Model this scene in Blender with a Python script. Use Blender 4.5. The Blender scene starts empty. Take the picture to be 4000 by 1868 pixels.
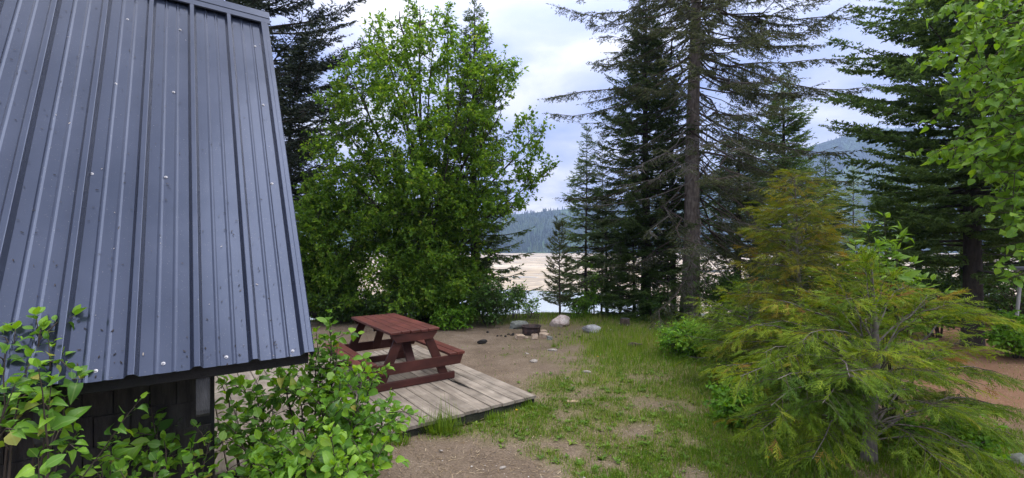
import bpy, bmesh, math, random
import numpy as np
from mathutils import Vector, Matrix

random.seed(7)
RS = np.random.RandomState(11)
SC = bpy.context.scene
COL = SC.collection
PI = math.pi

# ------------------------------------------------------------------ camera
CAMZ = 2.09
FPX, CX, YH = 1770.0, 2000.0, 965.0          # focal length, centre and horizon of a 4000 px wide frame
cd = bpy.data.cameras.new('camera')
cd.sensor_width = 36.0
cd.lens = FPX / 4000 * 36.0
cd.shift_y = (YH - 934.0) / 4000.0
cd.clip_start, cd.clip_end = 0.05, 30000
cam = bpy.data.objects.new('camera', cd)
COL.objects.link(cam)
cam.location = (0, 0, CAMZ)
cam.rotation_euler = (math.radians(90), 0, 0)
SC.camera = cam

# ------------------------------------------------------------------ sky, sun, exposure
SUN_EL, SUN_AZ = 58.0, 88.0                 # azimuth measured from +Y (straight ahead) towards +X
world = bpy.data.worlds.new('World')
SC.world = world
world.use_nodes = True
nt = world.node_tree
nt.nodes.clear()
def wn(t, **kw):
    n = nt.nodes.new(t)
    for k, v in kw.items(): setattr(n, k, v)
    return n
out = wn('ShaderNodeOutputWorld'); bg = wn('ShaderNodeBackground')
bg.inputs['Strength'].default_value = 0.10
sky = wn('ShaderNodeTexSky', sky_type='NISHITA', sun_disc=False)
sky.sun_elevation = math.radians(SUN_EL); sky.sun_rotation = math.radians(SUN_AZ)
tc = wn('ShaderNodeTexCoord'); sep = wn('ShaderNodeSeparateXYZ')
nt.links.new(tc.outputs['Generated'], sep.inputs[0])
mx = wn('ShaderNodeMath', operation='ADD'); mx.inputs[1].default_value = 0.22
mm = wn('ShaderNodeMath', operation='MAXIMUM'); mm.inputs[1].default_value = 0.05
nt.links.new(sep.outputs['Z'], mm.inputs[0]); nt.links.new(mm.outputs[0], mx.inputs[0])
cmb = wn('ShaderNodeCombineXYZ')
for i, ax in enumerate('XY'):
    dv = wn('ShaderNodeMath', operation='DIVIDE')
    nt.links.new(sep.outputs[ax], dv.inputs[0]); nt.links.new(mx.outputs[0], dv.inputs[1])
    nt.links.new(dv.outputs[0], cmb.inputs[i])
cmb.inputs[2].default_value = 3.7
n1 = wn('ShaderNodeTexNoise'); n1.inputs['Scale'].default_value = 1.9; n1.inputs['Detail'].default_value = 7; n1.inputs['Roughness'].default_value = 0.52; n1.inputs['Distortion'].default_value = 0.35
nt.links.new(cmb.outputs[0], n1.inputs['Vector'])
r1 = wn('ShaderNodeValToRGB')
cr = r1.color_ramp
cr.elements[0].position = 0.33; cr.elements[0].color = (2.7, 3.3, 6.2, 1)
cr.elements[1].position = 0.66; cr.elements[1].color = (8.6, 8.5, 8.6, 1)
e = cr.elements.new(0.42); e.color = (4.0, 4.6, 7.3, 1)
e = cr.elements.new(0.54); e.color = (5.7, 6.0, 8.0, 1)
nt.links.new(n1.outputs['Fac'], r1.inputs['Fac'])
mix = wn('ShaderNodeMix', data_type='RGBA'); mix.inputs['Factor'].default_value = 0.9
ov = wn('ShaderNodeMapRange'); ov.interpolation_type = 'SMOOTHSTEP'; ov.inputs['From Min'].default_value = 0.22; ov.inputs['From Max'].default_value = 1.0; ov.inputs['To Min'].default_value = 0.80; ov.inputs['To Max'].default_value = 2.6
nt.links.new(sep.outputs['Z'], ov.inputs['Value'])          # overcast sky: brighter towards the zenith
ovm = wn('ShaderNodeVectorMath', operation='SCALE')
zf = wn('ShaderNodeMapRange'); zf.inputs['From Min'].default_value = 0.38; zf.inputs['From Max'].default_value = 0.75; zf.inputs['To Max'].default_value = 0.85
nt.links.new(sep.outputs['Z'], zf.inputs['Value'])
zmix = wn('ShaderNodeMix', data_type='RGBA'); zmix.inputs['B'].default_value = (7.4, 7.2, 7.0, 1)
nt.links.new(zf.outputs[0], zmix.inputs['Factor']); nt.links.new(r1.outputs['Color'], zmix.inputs['A'])
nt.links.new(zmix.outputs['Result'], ovm.inputs[0]); nt.links.new(ov.outputs[0], ovm.inputs['Scale'])
nt.links.new(sky.outputs[0], mix.inputs['A']); nt.links.new(ovm.outputs[0], mix.inputs['B'])
nt.links.new(mix.outputs['Result'], bg.inputs['Color'])
nt.links.new(bg.outputs[0], out.inputs['Surface'])

sd = bpy.data.lights.new('sun', 'SUN'); sd.energy = 1.5; sd.angle = math.radians(50); sd.color = (1.0, 0.96, 0.9)
sun = bpy.data.objects.new('sun', sd); COL.objects.link(sun)
el, az = math.radians(SUN_EL), math.radians(SUN_AZ)
sdir = Vector((math.sin(az) * math.cos(el), math.cos(az) * math.cos(el), math.sin(el)))
sun.rotation_euler = sdir.to_track_quat('Z', 'Y').to_euler()
sun.location = (0, 0, 60)
SC.view_settings.view_transform = 'Standard'
SC.view_settings.look = 'None'
SC.view_settings.exposure = 0.85
SC.view_settings.gamma = 1.0
SC.view_settings.use_curve_mapping = False
SC.cycles.use_denoising = True
SC.cycles.denoising_prefilter = 'NONE'
SC.cycles.use_adaptive_sampling = False
SC.cycles.max_bounces = 7
SC.cycles.diffuse_bounces = 3
SC.cycles.glossy_bounces = 2
SC.cycles.transmission_bounces = 4
SC.cycles.volume_bounces = 0
SC.cycles.transparent_max_bounces = 4
SC.cycles.sample_clamp_indirect = 4.0

# ------------------------------------------------------------------ coordinates
def P3(px, py, Z):                 # the point seen at (px, py) at depth Z
    return np.array([(px - CX) / FPX * Z, Z, CAMZ - (py - YH) / FPX * Z])
def G(px, py, z=0.0):              # the point of the level z seen at (px, py)
    return P3(px, py, (CAMZ - z) * FPX / (py - YH))
TH = math.atan2(0.587, 0.81)
CU, SU = math.cos(TH), math.sin(TH)
def UV(u, v, z=0.0):               # the frame of the cabin, deck and table
    return np.array([u * CU - v * SU, u * SU + v * CU, z])
EDGE = 13.6
def smooth(t):
    t = np.clip(t, 0, 1); return t * t * (3 - 2 * t)
def hz(x, y):                      # ground height
    x = np.asarray(x, float); y = np.asarray(y, float)
    e = EDGE + 0.5 * np.sin(x * 0.45 + 1.0) + 0.3 * np.sin(x * 1.1)
    s = np.clip(y - e, 0, None)
    drop = -14.0 * (1 - np.exp(-s * s / (s + 1.5) / 24.0))
    near = 0.03 * np.sin(x * 1.3 + 0.5) * np.sin(y * 1.1) + 0.012 * np.sin(x * 4.1) * np.sin(y * 3.7 + 1)
    return drop + near * np.clip(1 - s / 4, 0, 1)

# ------------------------------------------------------------------ materials
def new_mat(name):
    m = bpy.data.materials.new(name); m.use_nodes = True
    t = m.node_tree; t.nodes.clear()
    return m, t, (lambda a, b: t.links.new(a, b))
def node(t, typ, ins=None, **kw):
    n = t.nodes.new(typ)
    for k, v in kw.items(): setattr(n, k, v)
    for k, v in (ins or {}).items(): n.inputs[k].default_value = v
    return n
def ramp(t, stops):
    r = t.nodes.new('ShaderNodeValToRGB'); c = r.color_ramp
    while len(c.elements) < len(stops): c.elements.new(0.5)
    for e_, (p, col) in zip(c.elements, stops):
        e_.position = p; e_.color = (*col, 1)
    return r
def coords(t, L, scale=(1, 1, 1), kind='Object'):
    a = t.nodes.new('ShaderNodeTexCoord'); m = t.nodes.new('ShaderNodeMapping')
    m.inputs['Scale'].default_value = scale
    L(a.outputs[kind], m.inputs['Vector'])
    return m.outputs['Vector']

def leaf_mat(name, stops, trans=0.35, rough=0.5, spec=0.25):
    m, t, L = new_mat(name)
    a = node(t, 'ShaderNodeAttribute', attribute_name='tint')
    r = ramp(t, stops); L(a.outputs['Fac'], r.inputs['Fac'])
    p = node(t, 'ShaderNodeBsdfPrincipled', {'Roughness': rough, 'Specular IOR Level': spec})
    L(r.outputs['Color'], p.inputs['Base Color'])
    tr = node(t, 'ShaderNodeBsdfTranslucent')
    hs = node(t, 'ShaderNodeHueSaturation', {'Hue': 0.485, 'Saturation': 1.1, 'Value': 1.5})
    L(r.outputs['Color'], hs.inputs['Color']); L(hs.outputs['Color'], tr.inputs['Color'])
    mxs = node(t, 'ShaderNodeMixShader', {'Fac': trans})
    L(p.outputs[0], mxs.inputs[1]); L(tr.outputs[0], mxs.inputs[2])
    o = node(t, 'ShaderNodeOutputMaterial'); L(mxs.outputs[0], o.inputs['Surface'])
    return m

def oleaf_mat(name, stops, trans=0.38, rough=0.42, spec=0.35):   # single leaf objects: tint from the object's own random value, a paler midrib
    m, t, L = new_mat(name)
    a = node(t, 'ShaderNodeObjectInfo')
    r = ramp(t, stops); L(a.outputs['Random'], r.inputs['Fac'])
    tcn = node(t, 'ShaderNodeTexCoord'); sp = node(t, 'ShaderNodeSeparateXYZ'); L(tcn.outputs['Object'], sp.inputs[0])
    ab = node(t, 'ShaderNodeMath', operation='ABSOLUTE'); L(sp.outputs['Y'], ab.inputs[0])
    mr = node(t, 'ShaderNodeMapRange', {'From Min': 0.0, 'From Max': 0.05, 'To Min': 1.0, 'To Max': 0.0}); L(ab.outputs[0], mr.inputs['Value'])
    mul = node(t, 'ShaderNodeMath', {1: 0.35}, operation='MULTIPLY'); L(mr.outputs[0], mul.inputs[0])
    mc = node(t, 'ShaderNodeMix', data_type='RGBA'); L(mul.outputs[0], mc.inputs['Factor']); L(r.outputs['Color'], mc.inputs['A']); mc.inputs['B'].default_value = (0.30, 0.42, 0.12, 1)
    p = node(t, 'ShaderNodeBsdfPrincipled', {'Roughness': rough, 'Specular IOR Level': spec})
    L(mc.outputs['Result'], p.inputs['Base Color'])
    tr = node(t, 'ShaderNodeBsdfTranslucent')
    hs = node(t, 'ShaderNodeHueSaturation', {'Hue': 0.485, 'Saturation': 1.1, 'Value': 1.5})
    L(mc.outputs['Result'], hs.inputs['Color']); L(hs.outputs['Color'], tr.inputs['Color'])
    mxs = node(t, 'ShaderNodeMixShader', {'Fac': trans})
    L(p.outputs[0], mxs.inputs[1]); L(tr.outputs[0], mxs.inputs[2])
    o = node(t, 'ShaderNodeOutputMaterial'); L(mxs.outputs[0], o.inputs['Surface'])
    return m

def noisy_mat(name, stops, scale=(6, 6, 6), nscale=1.0, rough=0.8, bump=0.3, detail=6, spec=0.3, fine=None, bdist=0.02, metallic=0.0):
    m, t, L = new_mat(name)
    v = coords(t, L, scale)
    n = node(t, 'ShaderNodeTexNoise', {'Scale': nscale, 'Detail': detail, 'Roughness': 0.6}); L(v, n.inputs['Vector'])
    r = ramp(t, stops); L(n.outputs['Fac'], r.inputs['Fac'])
    p = node(t, 'ShaderNodeBsdfPrincipled', {'Roughness': rough, 'Specular IOR Level': spec, 'Metallic': metallic})
    L(r.outputs['Color'], p.inputs['Base Color'])
    b = node(t, 'ShaderNodeBump', {'Strength': bump, 'Distance': bdist})
    n2 = node(t, 'ShaderNodeTexNoise', {'Scale': nscale * (fine or 3), 'Detail': 5, 'Roughness': 0.65}); L(v, n2.inputs['Vector'])
    L(n2.outputs['Fac'], b.inputs['Height']); L(b.outputs[0], p.inputs['Normal'])
    o = node(t, 'ShaderNodeOutputMaterial'); L(p.outputs[0], o.inputs['Surface'])
    return m

M = {}
M['alder'] = leaf_mat('alder_leaves', [(0.0, (0.05, 0.115, 0.018)), (0.5, (0.115, 0.22, 0.03)), (0.85, (0.20, 0.335, 0.045)), (1.0, (0.28, 0.34, 0.065))], 0.56, 0.55, 0.15)
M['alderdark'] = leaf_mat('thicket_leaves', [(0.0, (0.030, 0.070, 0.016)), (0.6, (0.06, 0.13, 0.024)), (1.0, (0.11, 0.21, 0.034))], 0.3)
M['spruce'] = leaf_mat('spruce_needles', [(0.0, (0.042, 0.070, 0.026)), (0.6, (0.085, 0.132, 0.042)), (0.9, (0.14, 0.18, 0.055)), (1.0, (0.17, 0.14, 0.06))], 0.5, 0.6, 0.1)
M['drybough'] = leaf_mat('sparse_spruce_needles', [(0.0, (0.048, 0.062, 0.030)), (0.6, (0.098, 0.115, 0.046)), (0.9, (0.16, 0.15, 0.06)), (1.0, (0.18, 0.125, 0.065))], 0.35, 0.6, 0.1)
M['fir'] = leaf_mat('fir_needles', [(0.0, (0.055, 0.10, 0.030)), (0.6, (0.115, 0.185, 0.048)), (0.9, (0.20, 0.27, 0.06)), (1.0, (0.25, 0.27, 0.07))], 0.5, 0.6, 0.1)
M['pine'] = leaf_mat('pine_needles', [(0.0, (0.014, 0.024, 0.010)), (0.7, (0.028, 0.046, 0.018)), (1.0, (0.055, 0.062, 0.026))], 0.06)
M['young'] = leaf_mat('young_fir_needles', [(0.0, (0.12, 0.19, 0.075)), (0.7, (0.19, 0.28, 0.10)), (1.0, (0.26, 0.34, 0.12))], 0.5)
M['youngpine'] = leaf_mat('young_pine_needles', [(0.0, (0.08, 0.10, 0.04)), (0.7, (0.13, 0.155, 0.06)), (1.0, (0.19, 0.19, 0.08))], 0.4)
M['cedar'] = leaf_mat('cedar_sprays', [(0.0, (0.035, 0.080, 0.012)), (0.40, (0.10, 0.175, 0.018)), (0.74, (0.22, 0.29, 0.026)), (0.88, (0.27, 0.24, 0.032)), (1.0, (0.22, 0.11, 0.035))], 0.35, 0.6, 0.10)
M['rustcedar'] = leaf_mat('rusty_cedar_sprays', [(0.0, (0.045, 0.085, 0.012)), (0.4, (0.13, 0.17, 0.018)), (0.7, (0.22, 0.19, 0.026)), (1.0, (0.21, 0.10, 0.03))], 0.35, 0.6, 0.10)
M['greencedar'] = leaf_mat('green_cedar_sprays', [(0.0, (0.035, 0.08, 0.016)), (0.6, (0.07, 0.14, 0.022)), (1.0, (0.13, 0.2, 0.03))], 0.3)
M['shrub'] = leaf_mat('shrub_leaves', [(0.0, (0.045, 0.12, 0.018)), (0.6, (0.115, 0.255, 0.026)), (0.93, (0.22, 0.39, 0.036)), (1.0, (0.30, 0.27, 0.06))], 0.40, 0.45)
M['shrubleaf'] = oleaf_mat('shrub_leaf', [(0.0, (0.045, 0.12, 0.018)), (0.5, (0.115, 0.265, 0.026)), (0.93, (0.23, 0.41, 0.036)), (1.0, (0.31, 0.29, 0.07))])
M['poplar'] = leaf_mat('poplar_leaves', [(0.0, (0.08, 0.17, 0.022)), (0.6, (0.15, 0.29, 0.032)), (1.0, (0.25, 0.39, 0.05))], 0.42)
M['poplarleaf'] = oleaf_mat('poplar_leaf', [(0.0, (0.08, 0.18, 0.022)), (0.6, (0.15, 0.30, 0.032)), (1.0, (0.25, 0.40, 0.05))], 0.42)
M['bush'] = leaf_mat('snowberry_leaves', [(0.0, (0.065, 0.165, 0.02)), (0.6, (0.14, 0.30, 0.028)), (1.0, (0.23, 0.40, 0.045))], 0.42)
M['grass'] = leaf_mat('grass_blades', [(0.0, (0.068, 0.125, 0.016)), (0.55, (0.135, 0.235, 0.024)), (0.84, (0.215, 0.30, 0.034)), (0.92, (0.27, 0.25, 0.085)), (1.0, (0.36, 0.29, 0.15))], 0.35, 0.55, 0.12)
M['weed'] = leaf_mat('weed_leaves', [(0.0, (0.065, 0.13, 0.02)), (0.6, (0.13, 0.24, 0.03)), (1.0, (0.22, 0.31, 0.05))], 0.3)
M['thatch'] = leaf_mat('dry_litter', [(0.0, (0.11, 0.075, 0.045)), (0.5, (0.23, 0.165, 0.095)), (1.0, (0.42, 0.34, 0.23))], 0.05, 0.8)
M['bark'] = noisy_mat('spruce_bark', [(0.25, (0.06, 0.048, 0.042)), (0.5, (0.145, 0.12, 0.105)), (0.75, (0.27, 0.24, 0.215))], (9, 9, 3.2), 1.6, 0.9, 0.9, fine=2.5, bdist=0.03)
M['darkbark'] = noisy_mat('dark_bark', [(0.3, (0.022, 0.018, 0.015)), (0.7, (0.07, 0.058, 0.048))], (9, 9, 3), 1.5, 0.9, 0.7)
M['greybark'] = noisy_mat('grey_twig_bark', [(0.3, (0.075, 0.064, 0.055)), (0.7, (0.21, 0.185, 0.165))], (14, 14, 5), 1.5, 0.85, 0.4)
M['twig'] = noisy_mat('twig_bark', [(0.3, (0.035, 0.026, 0.02)), (0.7, (0.09, 0.07, 0.055))], (14, 14, 6), 1.5, 0.85, 0.3)
M['limb'] = noisy_mat('dead_limb_bark', [(0.3, (0.06, 0.052, 0.047)), (0.7, (0.20, 0.18, 0.165))], (8, 8, 8), 1.5, 0.9, 0.3)
M['rock'] = noisy_mat('grey_rock', [(0.3, (0.20, 0.20, 0.21)), (0.5, (0.36, 0.36, 0.37)), (0.75, (0.56, 0.56, 0.57))], (7, 7, 7), 1.0, 0.85, 0.9, fine=4, bdist=0.04)
M['pinkrock'] = noisy_mat('pink_white_rock', [(0.33, (0.22, 0.17, 0.15)), (0.48, (0.52, 0.43, 0.39)), (0.7, (0.68, 0.64, 0.61))], (8, 8, 8), 1.0, 0.85, 0.9, fine=4, bdist=0.04)
M['slab'] = noisy_mat('mossy_grey_slab', [(0.3, (0.10, 0.11, 0.095)), (0.6, (0.21, 0.22, 0.20)), (0.8, (0.30, 0.30, 0.28))], (6, 6, 6), 1.0, 0.9, 0.6)
M['block'] = noisy_mat('broken_firebrick', [(0.3, (0.23, 0.16, 0.11)), (0.55, (0.40, 0.31, 0.23)), (0.8, (0.50, 0.45, 0.39))], (12, 12, 12), 1.0, 0.9, 0.5)
M['rust'] = noisy_mat('rusty_steel', [(0.3, (0.018, 0.014, 0.014)), (0.55, (0.045, 0.028, 0.026)), (0.8, (0.13, 0.07, 0.05))], (10, 10, 10), 1.0, 0.75, 0.5, spec=0.4)
M['char'] = noisy_mat('charcoal', [(0.3, (0.008, 0.008, 0.008)), (0.7, (0.022, 0.021, 0.02))], (30, 30, 30), 1.0, 0.8, 0.8)
M['stump'] = noisy_mat('old_stump', [(0.3, (0.035, 0.026, 0.02)), (0.7, (0.11, 0.085, 0.065))], (14, 14, 5), 1.0, 0.95, 0.9)
M['stone'] = noisy_mat('pale_stone', [(0.3, (0.19, 0.165, 0.145)), (0.7, (0.40, 0.365, 0.33))], (25, 25, 25), 1.0, 0.85, 0.5)
M['gravel'] = leaf_mat('gravel_bits', [(0.0, (0.09, 0.075, 0.065)), (0.5, (0.20, 0.17, 0.145)), (0.85, (0.34, 0.31, 0.28)), (1.0, (0.6, 0.57, 0.53))], 0.0, 0.9)
M['edgewood'] = noisy_mat('dark_edge_board', [(0.3, (0.018, 0.022, 0.014)), (0.7, (0.05, 0.052, 0.036))], (12, 12, 12), 1.0, 0.9, 0.5)
M['black'] = noisy_mat('black_fascia', [(0.3, (0.008, 0.008, 0.008)), (0.7, (0.018, 0.017, 0.016))], (8, 8, 8), 1.0, 0.7, 0.3)
M['shingle'] = noisy_mat('dark_shingle', [(0.3, (0.018, 0.016, 0.015)), (0.7, (0.055, 0.05, 0.045))], (20, 20, 4), 1.0, 0.9, 0.6)
M['tail'] = noisy_mat('weathered_rafter', [(0.3, (0.03, 0.031, 0.033)), (0.7, (0.085, 0.087, 0.09))], (18, 18, 5), 1.0, 0.85, 0.4)
M['zinc'] = noisy_mat('screw_head', [(0.3, (0.22, 0.22, 0.24)), (0.7, (0.42, 0.42, 0.44))], (40, 40, 40), 1.0, 0.3, 0.1, spec=0.6, metallic=0.6)
M['yellow'] = noisy_mat('dandelion_petals', [(0.3, (0.75, 0.45, 0.01)), (0.7, (0.85, 0.6, 0.02))], (60, 60, 60), 1.0, 0.7, 0.2)
M['white'] = noisy_mat('clover_petals', [(0.3, (0.6, 0.6, 0.56)), (0.7, (0.8, 0.8, 0.76))], (60, 60, 60), 1.0, 0.7, 0.2)
M['paletimber'] = noisy_mat('pale_timber', [(0.3, (0.27, 0.19, 0.12)), (0.7, (0.48, 0.36, 0.24))], (4, 14, 14), 1.0, 0.85, 0.4)
M['greyplastic'] = noisy_mat('grey_plastic', [(0.3, (0.30, 0.30, 0.35)), (0.7, (0.36, 0.36, 0.41))], (6, 6, 6), 1.0, 0.5, 0.1)
M['palewood'] = noisy_mat('bleached_wood', [(0.3, (0.36, 0.35, 0.34)), (0.7, (0.58, 0.57, 0.55))], (14, 14, 4), 1.0, 0.8, 0.4)
M['hilltree'] = leaf_mat('distant_trees', [(0.0, (0.018, 0.04, 0.022)), (0.7, (0.03, 0.06, 0.03)), (1.0, (0.08, 0.12, 0.045))], 0.1)

def roof_mat():
    m, t, L = new_mat('slate_blue_steel')
    v = coords(t, L, (1, 1, 1))
    n = node(t, 'ShaderNodeTexNoise', {'Scale': 1.4, 'Detail': 5, 'Roughness': 0.6}); L(v, n.inputs['Vector'])
    r = ramp(t, [(0.3, (0.034, 0.044, 0.074)), (0.7, (0.047, 0.058, 0.093))]); L(n.outputs['Fac'], r.inputs['Fac'])
    n3 = node(t, 'ShaderNodeTexNoise', {'Scale': 160.0, 'Detail': 2}); L(v, n3.inputs['Vector'])
    sp = ramp(t, [(0.70, (0, 0, 0)), (0.76, (1, 1, 1))]); L(n3.outputs['Fac'], sp.inputs['Fac'])
    mc = node(t, 'ShaderNodeMix', data_type='RGBA'); L(sp.outputs['Color'], mc.inputs['Factor']); L(r.outputs['Color'], mc.inputs['A']); mc.inputs['B'].default_value = (0.22, 0.22, 0.22, 1)
    p = node(t, 'ShaderNodeBsdfPrincipled', {'Roughness': 0.36, 'Specular IOR Level': 0.22, 'Metallic': 0.55})
    L(mc.outputs['Result'], p.inputs['Base Color'])
    rr = node(t, 'ShaderNodeMapRange', {'To Min': 0.12, 'To Max': 0.24}); L(n.outputs['Fac'], rr.inputs['Value']); L(rr.outputs[0], p.inputs['Roughness'])
    b = node(t, 'ShaderNodeBump', {'Strength': 0.10, 'Distance': 0.02})
    n2 = node(t, 'ShaderNodeTexNoise', {'Scale': 3.0, 'Detail': 2}); L(v, n2.inputs['Vector'])
    L(n2.outputs['Fac'], b.inputs['Height']); L(b.outputs[0], p.inputs['Normal'])
    o = node(t, 'ShaderNodeOutputMaterial'); L(p.outputs[0], o.inputs['Surface'])
    return m
M['roof'] = roof_mat()

def wood_mat(name, stops, grain_axis=1, rough=0.75, bump=0.35, spots=None, spec=0.3):
    m, t, L = new_mat(name)
    s = [16, 16, 16]; s[grain_axis] = 1.1
    tcn = node(t, 'ShaderNodeTexCoord'); oi = node(t, 'ShaderNodeObjectInfo')
    sc = node(t, 'ShaderNodeMath', {1: 37.0}, operation='MULTIPLY'); L(oi.outputs['Random'], sc.inputs[0])
    ad = node(t, 'ShaderNodeVectorMath', operation='ADD'); L(tcn.outputs['Object'], ad.inputs[0]); L(sc.outputs[0], ad.inputs[1])
    mp = node(t, 'ShaderNodeMapping', {'Scale': s}); L(ad.outputs[0], mp.inputs['Vector'])
    n = node(t, 'ShaderNodeTexNoise', {'Scale': 1.0, 'Detail': 6, 'Roughness': 0.62, 'Distortion': 0.6}); L(mp.outputs[0], n.inputs['Vector'])
    r = ramp(t, stops); L(n.outputs['Fac'], r.inputs['Fac'])
    nb = node(t, 'ShaderNodeTexNoise', {'Scale': 2.6, 'Detail': 4, 'Roughness': 0.6}); L(ad.outputs[0], nb.inputs['Vector'])
    br = node(t, 'ShaderNodeMapRange', {'From Min': 0.3, 'From Max': 0.7, 'To Min': 0.55, 'To Max': 1.18}); L(nb.outputs['Fac'], br.inputs['Value'])
    ob = node(t, 'ShaderNodeMapRange', {'To Min': 0.92, 'To Max': 1.06}); L(oi.outputs['Random'], ob.inputs['Value'])
    mu = node(t, 'ShaderNodeMath', operation='MULTIPLY'); L(br.outputs[0], mu.inputs[0]); L(ob.outputs[0], mu.inputs[1])
    hs = node(t, 'ShaderNodeHueSaturation'); L(r.outputs['Color'], hs.inputs['Color']); L(mu.outputs[0], hs.inputs['Value'])
    p = node(t, 'ShaderNodeBsdfPrincipled', {'Roughness': rough, 'Specular IOR Level': spec})
    L(hs.outputs['Color'], p.inputs['Base Color'])
    b = node(t, 'ShaderNodeBump', {'Strength': bump, 'Distance': 0.008}); L(n.outputs['Fac'], b.inputs['Height']); L(b.outputs[0], p.inputs['Normal'])
    o = node(t, 'ShaderNodeOutputMaterial'); L(p.outputs[0], o.inputs['Surface'])
    return m
M['deckwood'] = wood_mat('weathered_deck_wood', [(0.25, (0.14, 0.115, 0.092)), (0.5, (0.265, 0.226, 0.186)), (0.75, (0.36, 0.318, 0.268))], 1, 0.85, 0.3, spec=0.2)
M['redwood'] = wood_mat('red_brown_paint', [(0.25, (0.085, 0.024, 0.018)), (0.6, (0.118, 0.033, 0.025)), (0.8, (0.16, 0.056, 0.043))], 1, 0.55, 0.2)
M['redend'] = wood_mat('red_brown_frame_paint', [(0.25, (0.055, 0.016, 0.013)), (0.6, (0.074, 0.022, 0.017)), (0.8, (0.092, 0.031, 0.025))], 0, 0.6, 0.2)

def ground_mat():
    m, t, L = new_mat('dirt_and_turf')
    tcn = node(t, 'ShaderNodeTexCoord'); v = tcn.outputs['Object']
    n = node(t, 'ShaderNodeTexNoise', {'Scale': 1.3, 'Detail': 8, 'Roughness': 0.65}); L(v, n.inputs['Vector'])
    r = ramp(t, [(0.25, (0.105, 0.078, 0.056)), (0.5, (0.165, 0.126, 0.093)), (0.75, (0.23, 0.182, 0.14))]); L(n.outputs['Fac'], r.inputs['Fac'])
    n2 = node(t, 'ShaderNodeTexNoise', {'Scale': 45.0, 'Detail': 4, 'Roughness': 0.7}); L(v, n2.inputs['Vector'])
    r2 = ramp(t, [(0.3, (0.45, 0.42, 0.40)), (0.55, (1.0, 1.0, 1.0)), (0.72, (1.5, 1.45, 1.4))]); L(n2.outputs['Fac'], r2.inputs['Fac'])
    mul = node(t, 'ShaderNodeMix', data_type='RGBA', blend_type='MULTIPLY'); mul.inputs['Factor'].default_value = 0.8
    L(r.outputs['Color'], mul.inputs['A']); L(r2.outputs['Color'], mul.inputs['B'])
    a = node(t, 'ShaderNodeAttribute', attribute_name='turf')
    g = ramp(t, [(0.3, (0.08, 0.09, 0.028)), (0.55, (0.15, 0.145, 0.05)), (0.75, (0.25, 0.205, 0.10))]); L(n2.outputs['Fac'], g.inputs['Fac'])
    am = node(t, 'ShaderNodeMath', {1: 0.85}, operation='MULTIPLY'); L(a.outputs['Fac'], am.inputs[0])
    mg = node(t, 'ShaderNodeMix', data_type='RGBA'); L(am.outputs[0], mg.inputs['Factor']); L(mul.outputs['Result'], mg.inputs['A']); L(g.outputs['Color'], mg.inputs['B'])
    a2 = node(t, 'ShaderNodeAttribute', attribute_name='redlitter')
    rd = ramp(t, [(0.3, (0.14, 0.075, 0.043)), (0.6, (0.25, 0.138, 0.083)), (0.8, (0.33, 0.205, 0.135))]); L(n2.outputs['Fac'], rd.inputs['Fac'])
    mr = node(t, 'ShaderNodeMix', data_type='RGBA'); L(a2.outputs['Fac'], mr.inputs['Factor']); L(mg.outputs['Result'], mr.inputs['A']); L(rd.outputs['Color'], mr.inputs['B'])
    p = node(t, 'ShaderNodeBsdfPrincipled', {'Roughness': 0.95, 'Specular IOR Level': 0.15}); L(mr.outputs['Result'], p.inputs['Base Color'])
    b = node(t, 'ShaderNodeBump', {'Strength': 0.7, 'Distance': 0.02}); L(n2.outputs['Fac'], b.inputs['Height'])
    L(b.outputs[0], p.inputs['Normal'])
    o = node(t, 'ShaderNodeOutputMaterial'); L(p.outputs[0], o.inputs['Surface'])
    return m
M['ground'] = ground_mat()

def mud_mat():
    m, t, L = new_mat('lakebed_silt')
    v = coords(t, L, (0.008, 0.015, 1))
    n = node(t, 'ShaderNodeTexNoise', {'Scale': 1.0, 'Detail': 7, 'Roughness': 0.6, 'Distortion': 1.2}); L(v, n.inputs['Vector'])
    r = ramp(t, [(0.30, (0.31, 0.245, 0.165)), (0.5, (0.47, 0.385, 0.275)), (0.7, (0.58, 0.50, 0.385))]); L(n.outputs['Fac'], r.inputs['Fac'])
    w = node(t, 'ShaderNodeTexNoise', {'Scale': 1.7, 'Detail': 5, 'Roughness': 0.55, 'Distortion': 2.0}); L(v, w.inputs['Vector'])
    ch = ramp(t, [(0.44, (0, 0, 0)), (0.485, (1, 1, 1)), (0.505, (1, 1, 1)), (0.55, (0, 0, 0))]); L(w.outputs['Fac'], ch.inputs['Fac'])
    wet = ramp(t, [(0.59, (0, 0, 0)), (0.64, (1, 1, 1))]); L(w.outputs['Fac'], wet.inputs['Fac'])
    m1 = node(t, 'ShaderNodeMix', data_type='RGBA'); cm = node(t, 'ShaderNodeMath', {1: 0.55}, operation='MULTIPLY'); L(ch.outputs['Color'], cm.inputs[0])
    L(cm.outputs[0], m1.inputs['Factor']); L(r.outputs['Color'], m1.inputs['A']); m1.inputs['B'].default_value = (0.17, 0.15, 0.13, 1)
    m2 = node(t, 'ShaderNodeMix', data_type='RGBA'); L(wet.outputs['Color'], m2.inputs['Factor']); L(m1.outputs['Result'], m2.inputs['A']); m2.inputs['B'].default_value = (0.25, 0.27, 0.27, 1)
    p = node(t, 'ShaderNodeBsdfPrincipled', {'Specular IOR Level': 0.3}); L(m2.outputs['Result'], p.inputs['Base Color'])
    rr = node(t, 'ShaderNodeMapRange', {'To Min': 0.8, 'To Max': 0.12}); L(wet.outputs['Color'], rr.inputs['Value']); L(rr.outputs[0], p.inputs['Roughness'])
    o = node(t, 'ShaderNodeOutputMaterial'); L(p.outputs[0], o.inputs['Surface'])
    return m
M['mud'] = mud_mat()
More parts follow.
